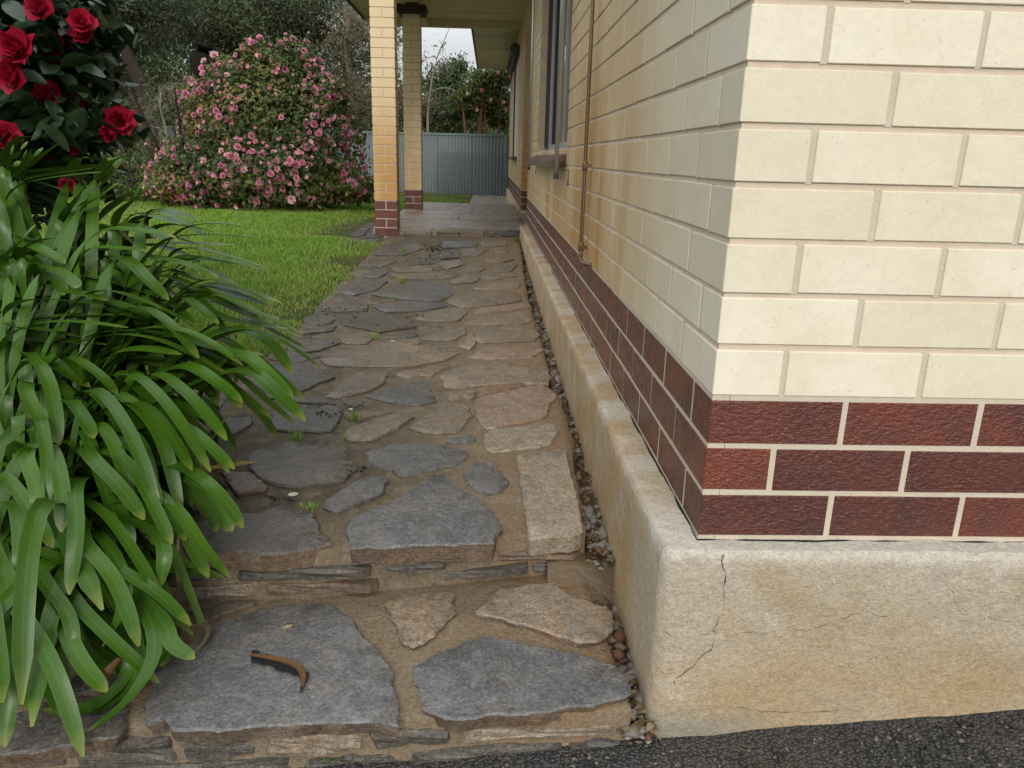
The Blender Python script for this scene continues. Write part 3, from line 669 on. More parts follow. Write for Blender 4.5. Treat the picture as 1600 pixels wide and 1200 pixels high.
for i, (p, l, ax, mat) in enumerate(bricks):
    if i < 298 and area(p, l, ax) > 0:
        o = bpy.data.objects.new('brick', brick_mesh(l, BD, mat)); o.location = p + Vector((random.uniform(-.0006, .0006), random.uniform(-.0006, .0006), random.uniform(-.0008, .0008)))
        o.rotation_euler = (random.uniform(-.003, .003), random.uniform(-.003, .003), (math.pi/2 if ax else 0) + random.uniform(-.002, .002))
        put(o, wall); o.matrix_parent_inverse = INV['house'].inverted() @ INV['house']
    else: rest_brick(rest, p, l, ax, 0 if mat == 'cream' else 1)
tag(rest.build('far_bricks', [M['cream'], M['brown']], house), kind='stuff')
for o in wall.children: o.matrix_parent_inverse = Matrix()

# plinth
PX, PY = .305, 1.165
def dfront(x, z): return .0035*fbm(x*6, z*6, 1.5) + .0015*fbm(x*30, z*30, 4)
def dleft(y, z): return .006*fbm(y*1.1, z*4, 8.5) + .003*fbm(y*16, z*16, 3)
mb = MB()
prof = [(.0, .0), (.06, .0), (.12, 0), (.18, 0), (.24, 0), (.29, 0), (.33, 0), (.362, 0), (.373, .002), (.380, .007), (.384, .015), (.387, .075)]
n1 = 90; XE = 3.2
ysl = np.concatenate([np.linspace(7.78, 2.4, 110), np.linspace(2.37, PY+.03, 60)])
cols = []
for y in ysl: cols.append(('L', y))
for t in np.linspace(0, 1, 7)[1:-1]: cols.append(('C', t*math.pi/2))
for x in list(np.linspace(PX+.03, 1.1, 80))+[1.5, 2.2, XE]: cols.append(('F', x))
for typ, q in cols:
    for zz_, ins in prof:
        bz = zz_
        if typ == 'L': p = (PX + ins*.9 + dleft(q, bz), max(q, PY+ins*.75))
        elif typ == 'C':
            r_ = .03; cx_, cy_ = PX+.03, PY+.03; rr = r_-ins*.8; p = (PX+ins*.9, PY+ins*.75) if ins > .025 else (cx_-rr*math.cos(q)+.5*dleft(PY, bz)*math.cos(q), cy_-rr*math.sin(q)+.5*dfront(PX, bz)*math.sin(q))
        else: p = (max(q, PX+ins*.9), PY + ins*.75 + dfront(q, bz))
        z = bz
        if bz == 0: z = -.05 if typ == 'F' else -.25
        if typ == 'F' and bz < .2:                               # driveway climbs to the right
            pass
        mb.v.append((p[0], p[1], z + (.003*fbm(p[0]*8, p[1]*8, 2) if bz > .3 else 0)))
K = len(prof); mb.f = [(j*K+i, (j+1)*K+i, (j+1)*K+i+1, j*K+i+1) for j in range(len(cols)-1) for i in range(K-1)]; mb.mi = [0]*len(mb.f)
plinth = mb.build('plinth', M['render'], house, True); plinth.data.set_sharp_from_angle(angle=R(24))
# bitumen damp course squeezed out under the first course
mb = MB()
mb.tube([(WX-.002, y, ZB-.004+.002*fbm(y*20, 1)) for y in np.linspace(7.7, DY-.001, 120)], .0035, 5); mb.tube([(x, DY-.003+.002*fbm(x*14, 5), ZB-.005+.002*fbm(x*20, 2)) for x in np.linspace(WX-.003, 1.5, 90)], .0035, 5)
mb.build('damp_course', M['bitumen'], house)
# cracks in the render
def crack(px, wd=1.):
    pts = []
    for (u0, v0), (u1, v1) in zip(px, px[1:]):
        for t in np.linspace(0, 1, 5)[:-1]:
            p = aty(u0+(u1-u0)*t+random.uniform(-2.2, 2.2), v0+(v1-v0)*t+random.uniform(-2, 2), PY); pts.append((p.x, PY+dfront(p.x, p.z), p.z))
    if len(pts) > 2: mbc.tube(pts, [wd*random.uniform(.00015, .0009) for _ in pts], 4)
mbc = MB()
crack([(1128,868),(1133,905),(1131,950),(1114,985),(1122,992),(1110,1015),(1080,1040),(1050,1062)], 1.3); crack([(1122,992),(1136,995),(1178,988),(1196,998)], 1.); crack([(1230,982),(1262,985),(1300,972),(1345,958),(1360,958),(1400,965),(1435,975),(1450,985)], .7)
crack([(1050,1062),(1062,1082),(1090,1090)], .8); crack([(1540,662+300),(1560,970),(1600,968)], .5); crack([(1036,985),(1060,997),(1122,990)], .5); crack([(1150,1105),(1190,1112),(1260,1115),(1330,1108)], .8)
mbc.build('crack', M['crack'], plinth)

# window in the side wall
XW = WX+.085
win = MB(); win.box((XW, WIN[0]+.002, w0+.002), (XW+.03, WIN[0]+.07, w1-.002)); win.box((XW, WIN[1]-.07, w0+.002), (XW+.03, WIN[1]-.002, w1-.002)); win.box((XW, WIN[0]+.07, w0+.002), (XW+.03, WIN[1]-.07, w0+.05)); win.box((XW, WIN[0]+.07, w1-.05), (XW+.03, WIN[1]-.07, w1-.002))
win.box((XW+.002, 5.15, w0+.05), (XW+.03, 5.21, w1-.05))
window = win.build('window', M['alu'], house)
for a0, a1 in ((WIN[0]+.07, 5.15), (5.21, WIN[1]-.07)):
    b = MB(); b.box((XW+.012, a0, w0+.05), (XW+.018, a1, w1-.05)); b.build('pane', M['glass'], window)
b = MB(); b.box((WX+.055, WIN[1]-.035, w0+.03), (XW-.002, WIN[1]-.003, w1-.01)); b.box((WX+.055, WIN[0]+.003, w1-.035), (XW-.002, WIN[1]-.037, w1-.011)); b.build('frame', M['wframe'], window)
b = MB(); s0, s1 = WIN[0]-.0, WIN[1]-.0
b.add([(WX-.085, s0, w0-.095), (XW+.02, s0, w0-.012), (XW+.02, s1, w0-.012), (WX-.085, s1, w0-.095), (WX-.085, s0, w0-.065), (XW+.02, s0, w0+.018), (XW+.02, s1, w0+.018), (WX-.085, s1, w0-.065)],
      [(0,3,2,1),(4,5,6,7),(0,1,5,4),(1,2,6,5),(2,3,7,6),(3,0,4,7)]); b.build('sill', M['sill'], window)
for y in (3.86, 6.6):
    b = MB(); b.tube([(WX-.055, y, .955), (WX-.055, y, 2.75)], .011, 10); r_ = b.build('awning_rod', M['alu'], house, True)
    b = MB(); b.tube([(WX-.06, y, .972), (WX-.02, y-.01, .972), (WX+.002, y-.06, .972), (WX-.002, y-.06, .90)], .004, 6); b.tube([(WX-.055, y, .93), (WX-.055, y, .957)], .013, 8); b.build('bracket', M['wframe'], r_)
# copper pipe
b = MB(); pxx = WX-.024; b.tube([(pxx, 2.80, ZB+3*CH+.01), (pxx, 2.90, ZB+3*CH+.008), (pxx, 2.94, ZB+3*CH+.016), (pxx, 2.95, ZB+3*CH+.05), (pxx, 2.955, 1.3), (pxx, 2.96, SOFFIT)], .0072, 10); pipe = b.build('pipe', M['pipe'], house, True)
for z in (ZB+3*CH+.055, 1.0, 1.9):
    b = MB(); b.tube([(pxx, 2.952, z-.018), (pxx, 2.952, z-.013), (pxx, 2.952, z+.013), (pxx, 2.952, z+.018)], [.0085, .0105, .0105, .0085], 10); b.build('coupling', M['pipe'], pipe, True)
    b = MB(); b.box((pxx, 2.942, z-.006), (WX+.004, 2.962, z+.006)); b.build('clip', M['pipe'], pipe)
b = MB(); b.tube([(pxx, 2.80, ZB+3*CH+.01), (WX+.01, 2.79, ZB+3*CH+.01)], .0072, 8); b.build('elbow', M['pipe'], pipe, True)
# entrance recess and the rear wing
W2X, W2Y = .415, 10.4
b = MB(); b.box((1.10, 7.95, .1), (1.2, 10.4, SOFFIT)); b.box((WX+BD-.004, 7.83, .1), (1.1, 7.946, SOFFIT)); b.build('recess_wall', M['cream'], house)
b = MB(); b.box((1.07, 8.5, PORCH_Z), (1.098, 9.4, 2.45)); dr = b.build('door', M['beam'], house)
b = MB(); b.tube([(1.06, 8.6, 1.35), (1.02, 8.6, 1.35), (1.02, 8.7, 1.35)], .01, 8); b.build('handle', M['alu'], dr)
core2 = MB(); core2.box((W2X+e, W2Y+e, .1), (W2X+BD-.004, 18.3, zt)); core2.box((W2X+BD, W2Y+e, .1), (1.3, W2Y+.11, zt)); w2 = core2.build('rear_wall', M['mortar'], house)
rb = MB()
Z2 = PORCH_Z+.02; W2 = (12.6, 15.2, 8, 25)
for k in range(NC+1):
    z = Z2+k*CH+CH/2; mi = 1 if k < 3 else 0
    y = W2Y if k % 2 else W2Y+BD+JT
    while y < 18.2:
        if not (W2[2] <= k < W2[3] and y+BL > W2[0] and y < W2[1]): rest_brick(rb, Vector((W2X+BD/2, y+BL/2, z)), BL, False, mi)
        y += BP
    x = W2X if k % 2 == 0 else W2X+BD+JT
    while x < 1.0: rest_brick(rb, Vector((x+BL/2, W2Y+BD/2, z)), BL, True, mi); x += BP
tag(rb.build('rear_bricks', [M['cream'], M['brown']], house), kind='stuff')
b = MB(); b.box((W2X-.035, 10.6, .1), (W2X+.004, 18.2, Z2)); b.build('rear_plinth', M['render'], house)
b = MB(); b.box((W2X+.04, W2[0], Z2+W2[2]*CH), (W2X+.08, W2[1], Z2+W2[3]*CH)); rw = b.build('rear_window', M['glass'], house)
b = MB(); b.box((W2X-.07, W2[0], Z2+W2[2]*CH-.05), (W2X+.05, W2[1], Z2+W2[2]*CH)); b.build('sill', M['sill'], rw)
b = MB(); b.tube([(W2X-.06, 12.5, Z2+7.5*CH), (W2X-.06, 12.5, 2.6)], .012, 8); b.tube([(W2X-.06, 12.5, 2.55), (W2X-.14, 12.5, 2.1)], .016, 6); b.tube([(W2X-.07, 12.4, 2.6), (W2X-.07, 15.3, 2.6)], .075, 10); b.tube([(W2X-.06, 12.5, 2.6), (W2X-.17, 12.6, 2.35), (W2X-.15, 12.55, 1.8)], .012, 6); b.build('awning', M['wframe'], house)
# eaves: soffit boards, fascia, roof
EX = -.30
def soffit(x0, x1, y0, y1, name='soffit'):
    b = MB(); b.box((x0, y0, SOFFIT), (x1, y1, SOFFIT+.012)); return b.build(name, M['soffit'], house)
soffit(EX, WX+.3, .55, 7.49); soffit(WX+.302, XEND, .55, 1.3); soffit(-1.84, .9, 7.5, PORCH_Y1); soffit(EX, W2X+.2, PORCH_Y1+.002, 18.35)
for y in (7.9, 9.1, 10.3, 11.5): b = MB(); b.box((-1.83, y, SOFFIT-.008), (.37, y+.04, SOFFIT-.001)); b.build('cover_strip', M['soffit'], house)
for y in (13.5, 15., 16.5): b = MB(); b.box((EX+.01, y, SOFFIT-.008), (W2X-.01, y+.04, SOFFIT-.001)); b.build('cover_strip', M['soffit'], house)
for p0, p1 in (((EX-.025, .53, SOFFIT-.03), (EX-.001, 7.47, SOFFIT+.17)), ((-1.865, 7.475, SOFFIT-.03), (-1.841, PORCH_Y1+.03, SOFFIT+.17)), ((EX-.025, PORCH_Y1+.032, SOFFIT-.03), (EX-.001, 18.38, SOFFIT+.17)),
               ((-1.84, 7.475, SOFFIT-.03), (EX-.026, 7.499, SOFFIT+.17)), ((EX-.025, .505, SOFFIT-.03), (XEND, .529, SOFFIT+.17))):
    b = MB(); b.box(p0, p1); b.build('fascia', M['fascia'], house)
b = MB(); b.box((-1.84, PORCH_Y1-.09, SOFFIT-.10), (W2X, PORCH_Y1+.03, SOFFIT-.002)); b.build('lintel', M['soffit'], house)
b = MB(); b.box((-1.08, 7.75, SOFFIT-.10), (-.92, PORCH_Y1-.091, SOFFIT-.009)); b.build('porch_beam', M['soffit'], house)
b = MB()
b.add([(EX-.06, .47, SOFFIT+.172), (3.3, .47, SOFFIT+.172), (3.3, 18.5, SOFFIT+1.2), (EX-.06, 18.5, SOFFIT+.172), (3.3, 3, SOFFIT+1.2), (-1.9, 7.44, SOFFIT+.174), (-1.9, 12.3, SOFFIT+.174), (EX-.06, 12.3, SOFFIT+.4), (EX-.06, 7.44, SOFFIT+.4)],
      [(0,1,4),(0,4,2,3),(5,8,7,6)]); b.build('roof', M['roof'], house)

# ------------------------------------------------------------------ porch pillars
def pillar(cx0, y0, zbase, nb, ztop, label):
    t = empty('brick_pillar', (cx0+.11, y0+.11, zbase)); tag(t, label, 'pillar', 'brick pillars holding the porch roof')
    sh = MB(); sh.box((cx0+.006, y0+.006, zbase-.12), (cx0+BL-.006, y0+BL-.006, ztop)); sh.build('mortar_core', M['mortar'], t)
    k = 0; z = zbase
    while z+CH < ztop+.01:
        mat = 'brown' if k < nb else 'cream_pillar'
        odd = k % 2
        for s in range(2):
            o = bpy.data.objects.new('brick', brick_mesh(BL, BD-.005, mat))
            off = BD/2-.0025 + s*(BD+.005)
            if odd: o.location = (cx0+off, y0+BL/2, z+CH/2)
            else: o.location = (cx0+BL/2, y0+off, z+CH/2); o.rotation_euler = (0, 0, math.pi/2)
            put(o, t)
        z += CH; k += 1
    return t
pillar(-1.125, 7.72, .250, 4, SOFFIT-.101, 'nearer of the two cream brick porch pillars, four brown courses at its foot')
pl2 = pillar(-1.118, 10.4, .335, 3, 2.70, 'farther cream brick porch pillar with a dark timber cap')
b = MB(); b.box((-1.19, 10.33, 2.74), (-.82, 10.70, 2.80)); b.box((-1.165, 10.36, 2.70), (-.845, 10.67, 2.739)); b.build('cap', M['beam'], pl2)

# ------------------------------------------------------------------ fence with mesh panel
fence = empty('steel_fence', (-2, 18.4, .1)); tag(fence, 'pale blue corrugated steel fence across the end of the yard', 'fence')
FT = H+.48; pw = .78; xs0 = -9.0
for i in range(12):
    x0 = xs0+i*pw; b = MB(); nn = int(pw/.0127)
    q = [(x0+j*(pw/nn), 18.40+.014*math.sin(2*math.pi*j/6)) for j in range(nn+1)]
    b.v = [(x, y, .08) for x, y in q]+[(x, y, FT) for x, y in q]; b.f = [(j, j+1, nn+2+j, nn+1+j) for j in range(nn)]; b.mi = [0]*nn
    b.build('panel', M['fence'], fence, True)
b = MB(); b.box((xs0, 18.375, FT-.005), (xs0+12*pw, 18.425, FT+.035)); b.build('cap_rail', M['fcap'], fence)
for i in range(0, 13, 3): b = MB(); b.box((xs0+i*pw-.025, 18.43, .06), (xs0+i*pw+.025, 18.48, FT)); b.build('post', M['fcap'], fence)
mp0, mp1 = aty(682, 300, 18.1), aty(794, 240, 18.1)
meshp = empty('wire_mesh_panel', (mp0.x, 18.1, .2)); tag(meshp, 'square wire mesh panel leaning on the steel fence', 'mesh panel')
b = MB()
for i in range(23): x = mp0.x+(mp1.x-mp0.x)*i/22; b.tube([(x, 18.05, .19), (x, 18.30, mp1.z)], .005, 4)
b.build('upright_wires', M['wire'], meshp); b = MB()
for i in range(12): t = i/11; b.tube([(mp0.x, 18.045+.25*t, .2+(mp1.z-.2)*t), (mp1.x, 18.045+.25*t, .2+(mp1.z-.2)*t)], .005, 4)
b.build('cross_wires', M['wire'], meshp)

# ------------------------------------------------------------------ gap beside the plinth
mb = MB(); ys = np.linspace(1.12, 7.75, 160)
for y in ys:
    zt_ = (path_z(y) if y > Y2 else step1_z(.25, y))-.065 - (.05 if y < 1.25 else 0)
    for x in (.15, .22, .27, .34): mb.v.append((x, y, zt_+.014*fbm(x*20, y*14, 6)))
mb.f = [(j*4+i, j*4+i+1, (j+1)*4+i+1, (j+1)*4+i) for j in range(159) for i in range(3)]; mb.mi = [0]*len(mb.f)
tag(mb.build('gap_soil', M['mud'], smooth=True), kind='structure')
pts = []; sz = []
for _ in range(950):
    y = 1.14+6.5*rng.random()**1.5; xr = path_right(y)+.01 if y > Y2 else .262; x = rng.uniform(xr, .31)
    z = (path_z(y) if y > Y2 else step1_z(.25, y)) - .055 + abs(rng.normal(0, .012)); s = min(.026, .004+rng.exponential(.006))
    if abs(y-2.15) < .28 and rng.random() < .85: continue
    pts.append((x, y, z)); sz.append(s*(1 if y < 3 else 1.35))
tag(pebble_cloud('gravel', pts, sz, [M['grav'], M['grav2'], M['grav2'], M['mud'], M['grav'], M['grav3']]), 'loose gravel and broken stone in the gap beside the plinth', 'gravel', kind='stuff')

def leaf_cloud(P_, Nrm, ln, wd, jit=.7):
    """one folded leaf (4 triangles, 5 verts) per point, facing roughly along Nrm"""
    n = len(P_); d_ = rng.normal(size=(n, 3)); nr = Nrm + jit*rng.normal(size=(n, 3)); nr /= np.linalg.norm(nr, axis=1)[:, None]
    d_[:, 2] -= .4; t = d_ - (d_*nr).sum(1)[:, None]*nr; t /= np.linalg.norm(t, axis=1)[:, None]+1e-9; s = np.cross(nr, t)
    l_ = (ln*rng.uniform(.7, 1.25, n))[:, None]; w_ = (wd*rng.uniform(.7, 1.2, n))[:, None]; V = np.empty((n, 4, 3))
    V[:, 0] = P_ - t*l_*.5; V[:, 1] = P_ + s*w_*.5 + nr*w_*.15 - t*l_*.05; V[:, 2] = P_ + t*l_*.5 - nr*l_*.10; V[:, 3] = P_ - s*w_*.5 + nr*w_*.15 - t*l_*.05
    b = (np.arange(n)*4)[:, None]; return V.reshape(-1, 3), np.concatenate([b+np.array([0, 1, 2]), b+np.array([0, 2, 3])], 1).reshape(-1, 3)
Pg = []
for _ in range(520):
    y = 1.15+6.3*rng.random()**1.6; xr = path_right(y)+.004 if y > Y2 else .255; Pg.append((rng.uniform(xr, .315), y, (path_z(y) if y > Y2 else step1_z(.25, y))-.040+abs(rng.normal(0, .010))))
V, F = leaf_cloud(np.array(Pg), np.tile([0, 0, 1.], (len(Pg), 1)), .030, .012, .5); tag(np_mesh('leaf_litter', V, F, [M['dead2'], M['dead'], M['mud']], np.repeat(rng.integers(0, 3, len(Pg)), 2)), 'dry brown leaf litter lying in the gap beside the plinth', 'leaf litter', kind='stuff')
# ------------------------------------------------------------------ agapanthus
def bez(ps, n):
    """Catmull-Rom through points"""
    ps = [2*ps[0]-ps[1]] + ps + [2*ps[-1]-ps[-2]]; out = []; k = len(ps)-3
    for i in range(n+1):
        t = i/n*k; s = min(int(t), k-1); t -= s; a_, b_, c_, d_ = ps[s:s+4]
        out.append(.5*((2*b_)+(c_-a_)*t+(2*a_-5*b_+4*c_-d_)*t*t+(3*b_-a_-3*c_+d_)*t**3))
    return out
def strap_leaf(pts, wd, parent, mat, name='leaf', n=16, roll=0, fold=.16):
    P_ = bez([Vector(p) for p in pts], n); V = []; F = []
    for _ in range(7):
        Q_ = list(P_)
        for i in range(1, n): Q_[i] = P_[i]*.5 + (P_[i-1]+P_[i+1])*.25
        P_ = Q_
    up = Vector((0, 0, 1))
    for i, p in enumerate(P_):
        t = i/n; tg = (P_[min(i+1, n)]-P_[max(i-1, 0)]).normalized()
        side = tg.cross(up)
        if side.length < .2: side = tg.cross(Vector((.3, -1, 0)))
        side.normalize(); side = Matrix.Rotation(roll, 3, tg) @ side; nr = side.cross(tg)
        w_ = wd*.5*(.52+.48*min(1, t/.4))*(1 if t < .86 else math.sqrt(max(0, 1-((t-.86)/.142)**2)))
        w_ = max(w_, .0012)
        for s, h in ((-1, fold), (-.55, fold*.35), (0, -.02), (.55, fold*.35), (1, fold)):
            V.append(p + side*(w_*s) + nr*(w_*h))
    for i in range(n):
        for j in range(4): a_ = i*5+j; F.append((a_, a_+1, a_+6, a_+5))
    b = MB(); b.add(V, F); o = b.build(name, mat, parent, True)
    at_ = o.data.attributes.new('st', 'FLOAT_COLOR', 'POINT')
    at_.data.foreach_set('color', [q for i in range(n+1) for j in range(5) for q in (j/4, i/n, 0., 1.)]); return o
aga = empty('agapanthus', (-1.0, 1.75, .06)); tag(aga, 'large agapanthus clump with arching green strap leaves overhanging the steps', 'plant')
HERO = [((0,312),(75,279),(158,269)),((20,296),(46,254),(67,231)),((0,269),(25,246),(43,221)),((146,298),(167,258),(198,243)),((175,354),(208,317),(249,275)),((117,342),(150,312),(187,285)),((0,425),(25,388),(56,351)),((33,388),(75,396),(102,412)),
((133,371),(208,360),(275,371)),((233,394),(292,367),(404,370)),((121,400),(175,388),(229,392)),((179,400),(225,433),(263,469)),((208,412),(283,410),(340,433)),((0,492),(62,467),(165,479)),((0,533),(83,500),(200,512)),((125,458),(217,467),(306,510)),((267,467),(308,479),(341,506)),
((100,542),(233,521),(367,592)),((150,571),(208,544),(283,554)),((192,521),(292,515),(379,571)),((292,442),(367,446),(425,475)),((308,458),(388,483),(471,521)),((358,517),(433,529),(502,577)),((362,575),(417,600),(477,658)),((358,550),(408,575),(458,625)),((42,558),(79,600),(92,696)),
((196,575),(270,640),(329,737)),((233,575),(304,625),(354,688)),((271,571),(325,588),(379,629)),((100,554),(154,583),(183,617)),((38,592),(54,642),(83,692)),((142,600),(205,675),(248,797)),((100,621),(129,650),(146,685)),
((0,737),(46,792),(82,856)),((75,690),(98,762),(96,831)),((129,700),(183,754),(225,812)),((17,933),(79,1025),(130,1183)),((46,879),(96,946),(127,1006)),((121,837),(179,900),(217,1010)),((117,854),(229,912),(298,977)),((112,933),(167,992),(248,1067)),((258,775),(308,846),(359,903)),((233,762),(267,800),(290,844)),((287,729),(346,775),(379,825)),
((250,960),(264,1004),(304,1029)),((250,985),(205,1090),(137,1142)),((0,987),(17,1054),(8,1167)),((17,846),(83,867),(125,894)),((150,787),(208,862),(246,925)),((96,950),(125,1033),(167,1081)),((25,783),(33,867),(25,917)),((200,690),(233,746),(246,796)),((117,754),(121,825),(108,929)),((225,821),(258,858),(250,917)),((0,858),(12,917),(2,987)),((270,660),(320,690),(366,733)),
((60,470),(110,455),(170,470)),((60,420),(110,435),(120,450)),((250,520),(330,545),(412,555)),((270,420),(330,402),(420,424)),((255,385),(310,350),(378,352)),((200,620),(260,670),(300,735)),((40,700),(60,760),(55,830)),((150,655),(190,720),(203,790)),((60,640),(75,720),(70,800)),((170,850),(200,930),(160,1010)),((60,900),(110,960),(115,1035)),((190,480),(260,500),(310,560)),((220,340),(270,330),(310,345)),((180,700),(240,790),(268,850))]
def spills(pts):
    for p in bez([Vector(q) for q in pts], 10):
        q = proj(p)
        if q is None or (q[0] > np.interp(q[1], [200, 300, 360, 400, 520, 600, 700, 800, 900, 1000, 1080, 1200], [215, 270, 360, 440, 480, 505, 440, 385, 365, 305, 250, 150])) or (p.y < 1.02): return True
    return False
def ydepth(v): return float(np.interp(v, [220, 350, 500, 700, 900, 1180], [2.15, 2.0, 1.78, 1.52, 1.33, 1.07]))
HERO2 = [(h, 0) for h in HERO]
for h in HERO:
    for q in range(4 if h[2][1] < 640 else 3):
        du, dv = random.gauss(-16, 18), random.gauss(2, 14); HERO2.append((((h[0][0]+du, h[0][1]+dv), (h[1][0]+du*1.1+random.gauss(0, 8), h[1][1]+dv+random.gauss(0, 10)), (h[2][0]+du*1.3+random.gauss(0, 10), h[2][1]+dv*1.2+random.gauss(0, 12))), random.uniform(.07, .2)))
for i, ((a_, b_, c_), back) in enumerate(HERO2):
    yt = back + ydepth(c_[1]) + random.uniform(-.03, .03); ym = ((ydepth(b_[1])+back)*.5+yt*.5); ys_ = max(ym, ydepth(a_[1])*.6+ym*.4)+.03
    p3, p2, p1 = aty(*c_, yt), aty(*b_, ym), aty(*a_, ys_)
    fl = step1_z(p3.x, p3.y)+.02 if p3.y < Y2 else .13
    for p in (p1, p2, p3): p.z = max(p.z, fl) if p.x < .3 and p.y > Y1-.02 else p.z
    out = (p1-p2).normalized(); root = Vector((-1.05+random.uniform(-.22, .2), 1.80+random.uniform(-.28, .28), .08))
    p0 = p1.lerp(root, .45) + Vector((0, 0, .06))
    if back and spills([root, p0, p1, p2, p3]): continue
    mat = M['aga']
    strap_leaf([root, p0, p1, p2, p3], random.uniform(.028, .036)*(.88 if c_[1] > 700 else 1), aga, mat, roll=random.uniform(-.25, .25), fold=random.uniform(.06, .2), n=24)
for i in range(170):
    root = Vector((-1.1+random.gauss(0, .2), 1.85+random.gauss(0, .25), .07)); an = random.uniform(0, 2*math.pi); ln = random.uniform(.45, .78); h = random.uniform(.16, .40)
    if random.random() < .5: an = random.uniform(-2.0, .6); h *= .8
    dr_ = Vector((math.cos(an), math.sin(an), 0)); rch = ln*random.uniform(.55, .9)
    if -.6 < an < 1.4 or an > 5.7: rch *= .72
    pts_ = [root, root+dr_*rch*.15+Vector((0, 0, h*.6)), root+dr_*rch*.5+Vector((0, 0, h)), root+dr_*rch*.85+Vector((0, 0, h*.75)), root+dr_*rch*1.1+Vector((0, 0, h*random.uniform(.05, .5)))]
    if spills(pts_): continue
    strap_leaf(pts_, random.uniform(.030, .036), aga, M['aga'], n=12, roll=random.uniform(-.5, .5), fold=.2)
for px in [((60,1000),(72,1060),(66,1120)),((180,990),(196,1040),(188,1095))]:
    pp = [aty(u, v, 1.40) for u, v in px]; strap_leaf(pp, .022, aga, M['dead'], n=10, name='dead_leaf', fold=.5)
# withered leaf bases low in the clump
for px in [((265,745),(310,735),(400,722)),((330,690),(355,650),(380,628))]:
    pp = [aty(*p, 1.62) for p in px]; strap_leaf(pp, .028, aga, M['aga_y'], n=8, name='yellow_leaf')

# ------------------------------------------------------------------ flowers and leaf clouds
def petal_patch(mb_, c, ax, an, l, wd, lift, curl, mi=0, n=3):
    """one cupped petal growing from c outwards at angle an round axis ax"""
    z = ax; x = z.orthogonal().normalized(); y = z.cross(x); dr_ = x*math.cos(an)+y*math.sin(an); sd = z.cross(dr_); V = []
    for i in range(n+1):
        t = i/n; w_ = wd*(.35+.9*math.sin(math.pi*min(t*.62+.12, 1)))*.5; r_ = l*t*math.cos(lift+curl*t); h = l*t*math.sin(lift+curl*t)
        for s in (-1, 0, 1): V.append(c+dr_*r_+z*(h+(abs(s)*w_*.25))+sd*(s*w_) + Vector((random.gauss(0, 1), random.gauss(0, 1), random.gauss(0, 1)))*(l*.07*t))
    mb_.add(V, [(i*3+j, i*3+j+1, i*3+j+4, i*3+j+3) for i in range(n) for j in range(2)], mi)
def flower_mesh(name, mats, rad, rings, seed):
    random.seed(seed); b = MB(); z = Vector((0, 0, 1))
    for (cnt, ln, wd, lift, curl) in rings:
        o = random.uniform(0, 6)
        for i in range(cnt): petal_patch(b, Vector((0, 0, rad*.05*random.random())), z, o+2*math.pi*i/cnt+random.uniform(-.15, .15), rad*ln*random.uniform(.9, 1.1), rad*wd, lift+random.uniform(-.12, .12), curl)
    for i in range(7): an = random.uniform(0, 6.28); q = rad*.12; b.tube([(q*.4*math.cos(an), q*.4*math.sin(an), 0), (q*math.cos(an), q*math.sin(an), rad*.3)], rad*.035, 3, 1, False)
    me = b.mesh(name, mats); me.polygons.foreach_set('use_smooth', [True]*len(me.polygons)); return me
RINGS = [(6, 1.05, .95, .05, .25), (5, .85, .8, .5, .35), (4, .6, .62, .95, .3)]
def lumpy(c, r, n, lump=.18, shell=(.72, 1.03), f=2.2, seed=0, zmin=-.95):
    dd = rng.normal(size=(n, 3)); dd /= np.linalg.norm(dd, axis=1)[:, None]; dd = dd[dd[:, 2] > zmin]; n = len(dd)
    q = np.array([1+lump*fbm(a_*f+seed, b_*f, c_*f) + lump*.5*fbm(a_*f*3.1+seed, b_*f*3.1, c_*f*3.1) for a_, b_, c_ in dd])
    rr = (q*np.sqrt(rng.uniform(shell[0]**2, shell[1]**2, n)))[:, None]
    return np.array(c)+dd*rr*np.array(r), dd
def orient(nr): return Vector(nr).to_track_quat('Z', 'Y').to_euler()

# pink camellia across the lawn
pc = empty('pink_camellia', (-4.3, 11.6, .22)); tag(pc, 'rounded shrub covered in pink flowers beyond the lawn', 'shrub')
CB = []
for (u, v, rx, rz, y, n) in [(400, 205, .92, .80, 11.6, 8000), (335, 262, .72, .50, 11.4, 5000), (470, 235, .80, .78, 11.5, 6000), (410, 275, 1.25, .48, 11.2, 6000), (545, 292, .36, .24, 11.3, 1800), (280, 285, .42, .30, 11.1, 2000), (435, 128, .50, .52, 11.6, 2600), (370, 140, .46, .40, 11.7, 2200), (505, 160, .36, .36, 11.5, 1500), (325, 190, .38, .40, 11.5, 1600), (400, 88, .20, .22, 11.6, 400), (470, 98, .26, .26, 11.6, 600), (385, 78, .09, .12, 11.6, 90), (488, 118, .12, .16, 11.5, 140), (530, 150, .12, .14, 11.5, 130), (300, 132, .10, .12, 11.5, 90), (560, 215, .10, .10, 11.4, 90), (262, 250, .16, .14, 11.2, 200), (450, 75, .10, .10, 11.6, 90)]:
    c = aty(u, v, y); CB.append((c, (rx, min(rx, 1.0), rz))); Pq, Nq = lumpy(c, (rx, min(rx, 1.0), rz), n, .34, (.7, 1.08), 2.6, seed=u*.01)
    CB[-1] += (Pq, Nq)
Pq = np.concatenate([c[2] for c in CB]); Nq = np.concatenate([c[3] for c in CB]); k = Pq[:, 2] > .2; Pq, Nq = Pq[k], Nq[k]
V, F = leaf_cloud(Pq, Nq+np.array([0, -.3, .4]), .075, .038)
sp_ = np.array([fbm(p[0]*1.4, p[1]*1.4, p[2]*1.4) for p in Pq]) + .4*rng.normal(size=len(Pq)); left = np.clip((-4.0-Pq[:, 0])*.35, -.4, .5)
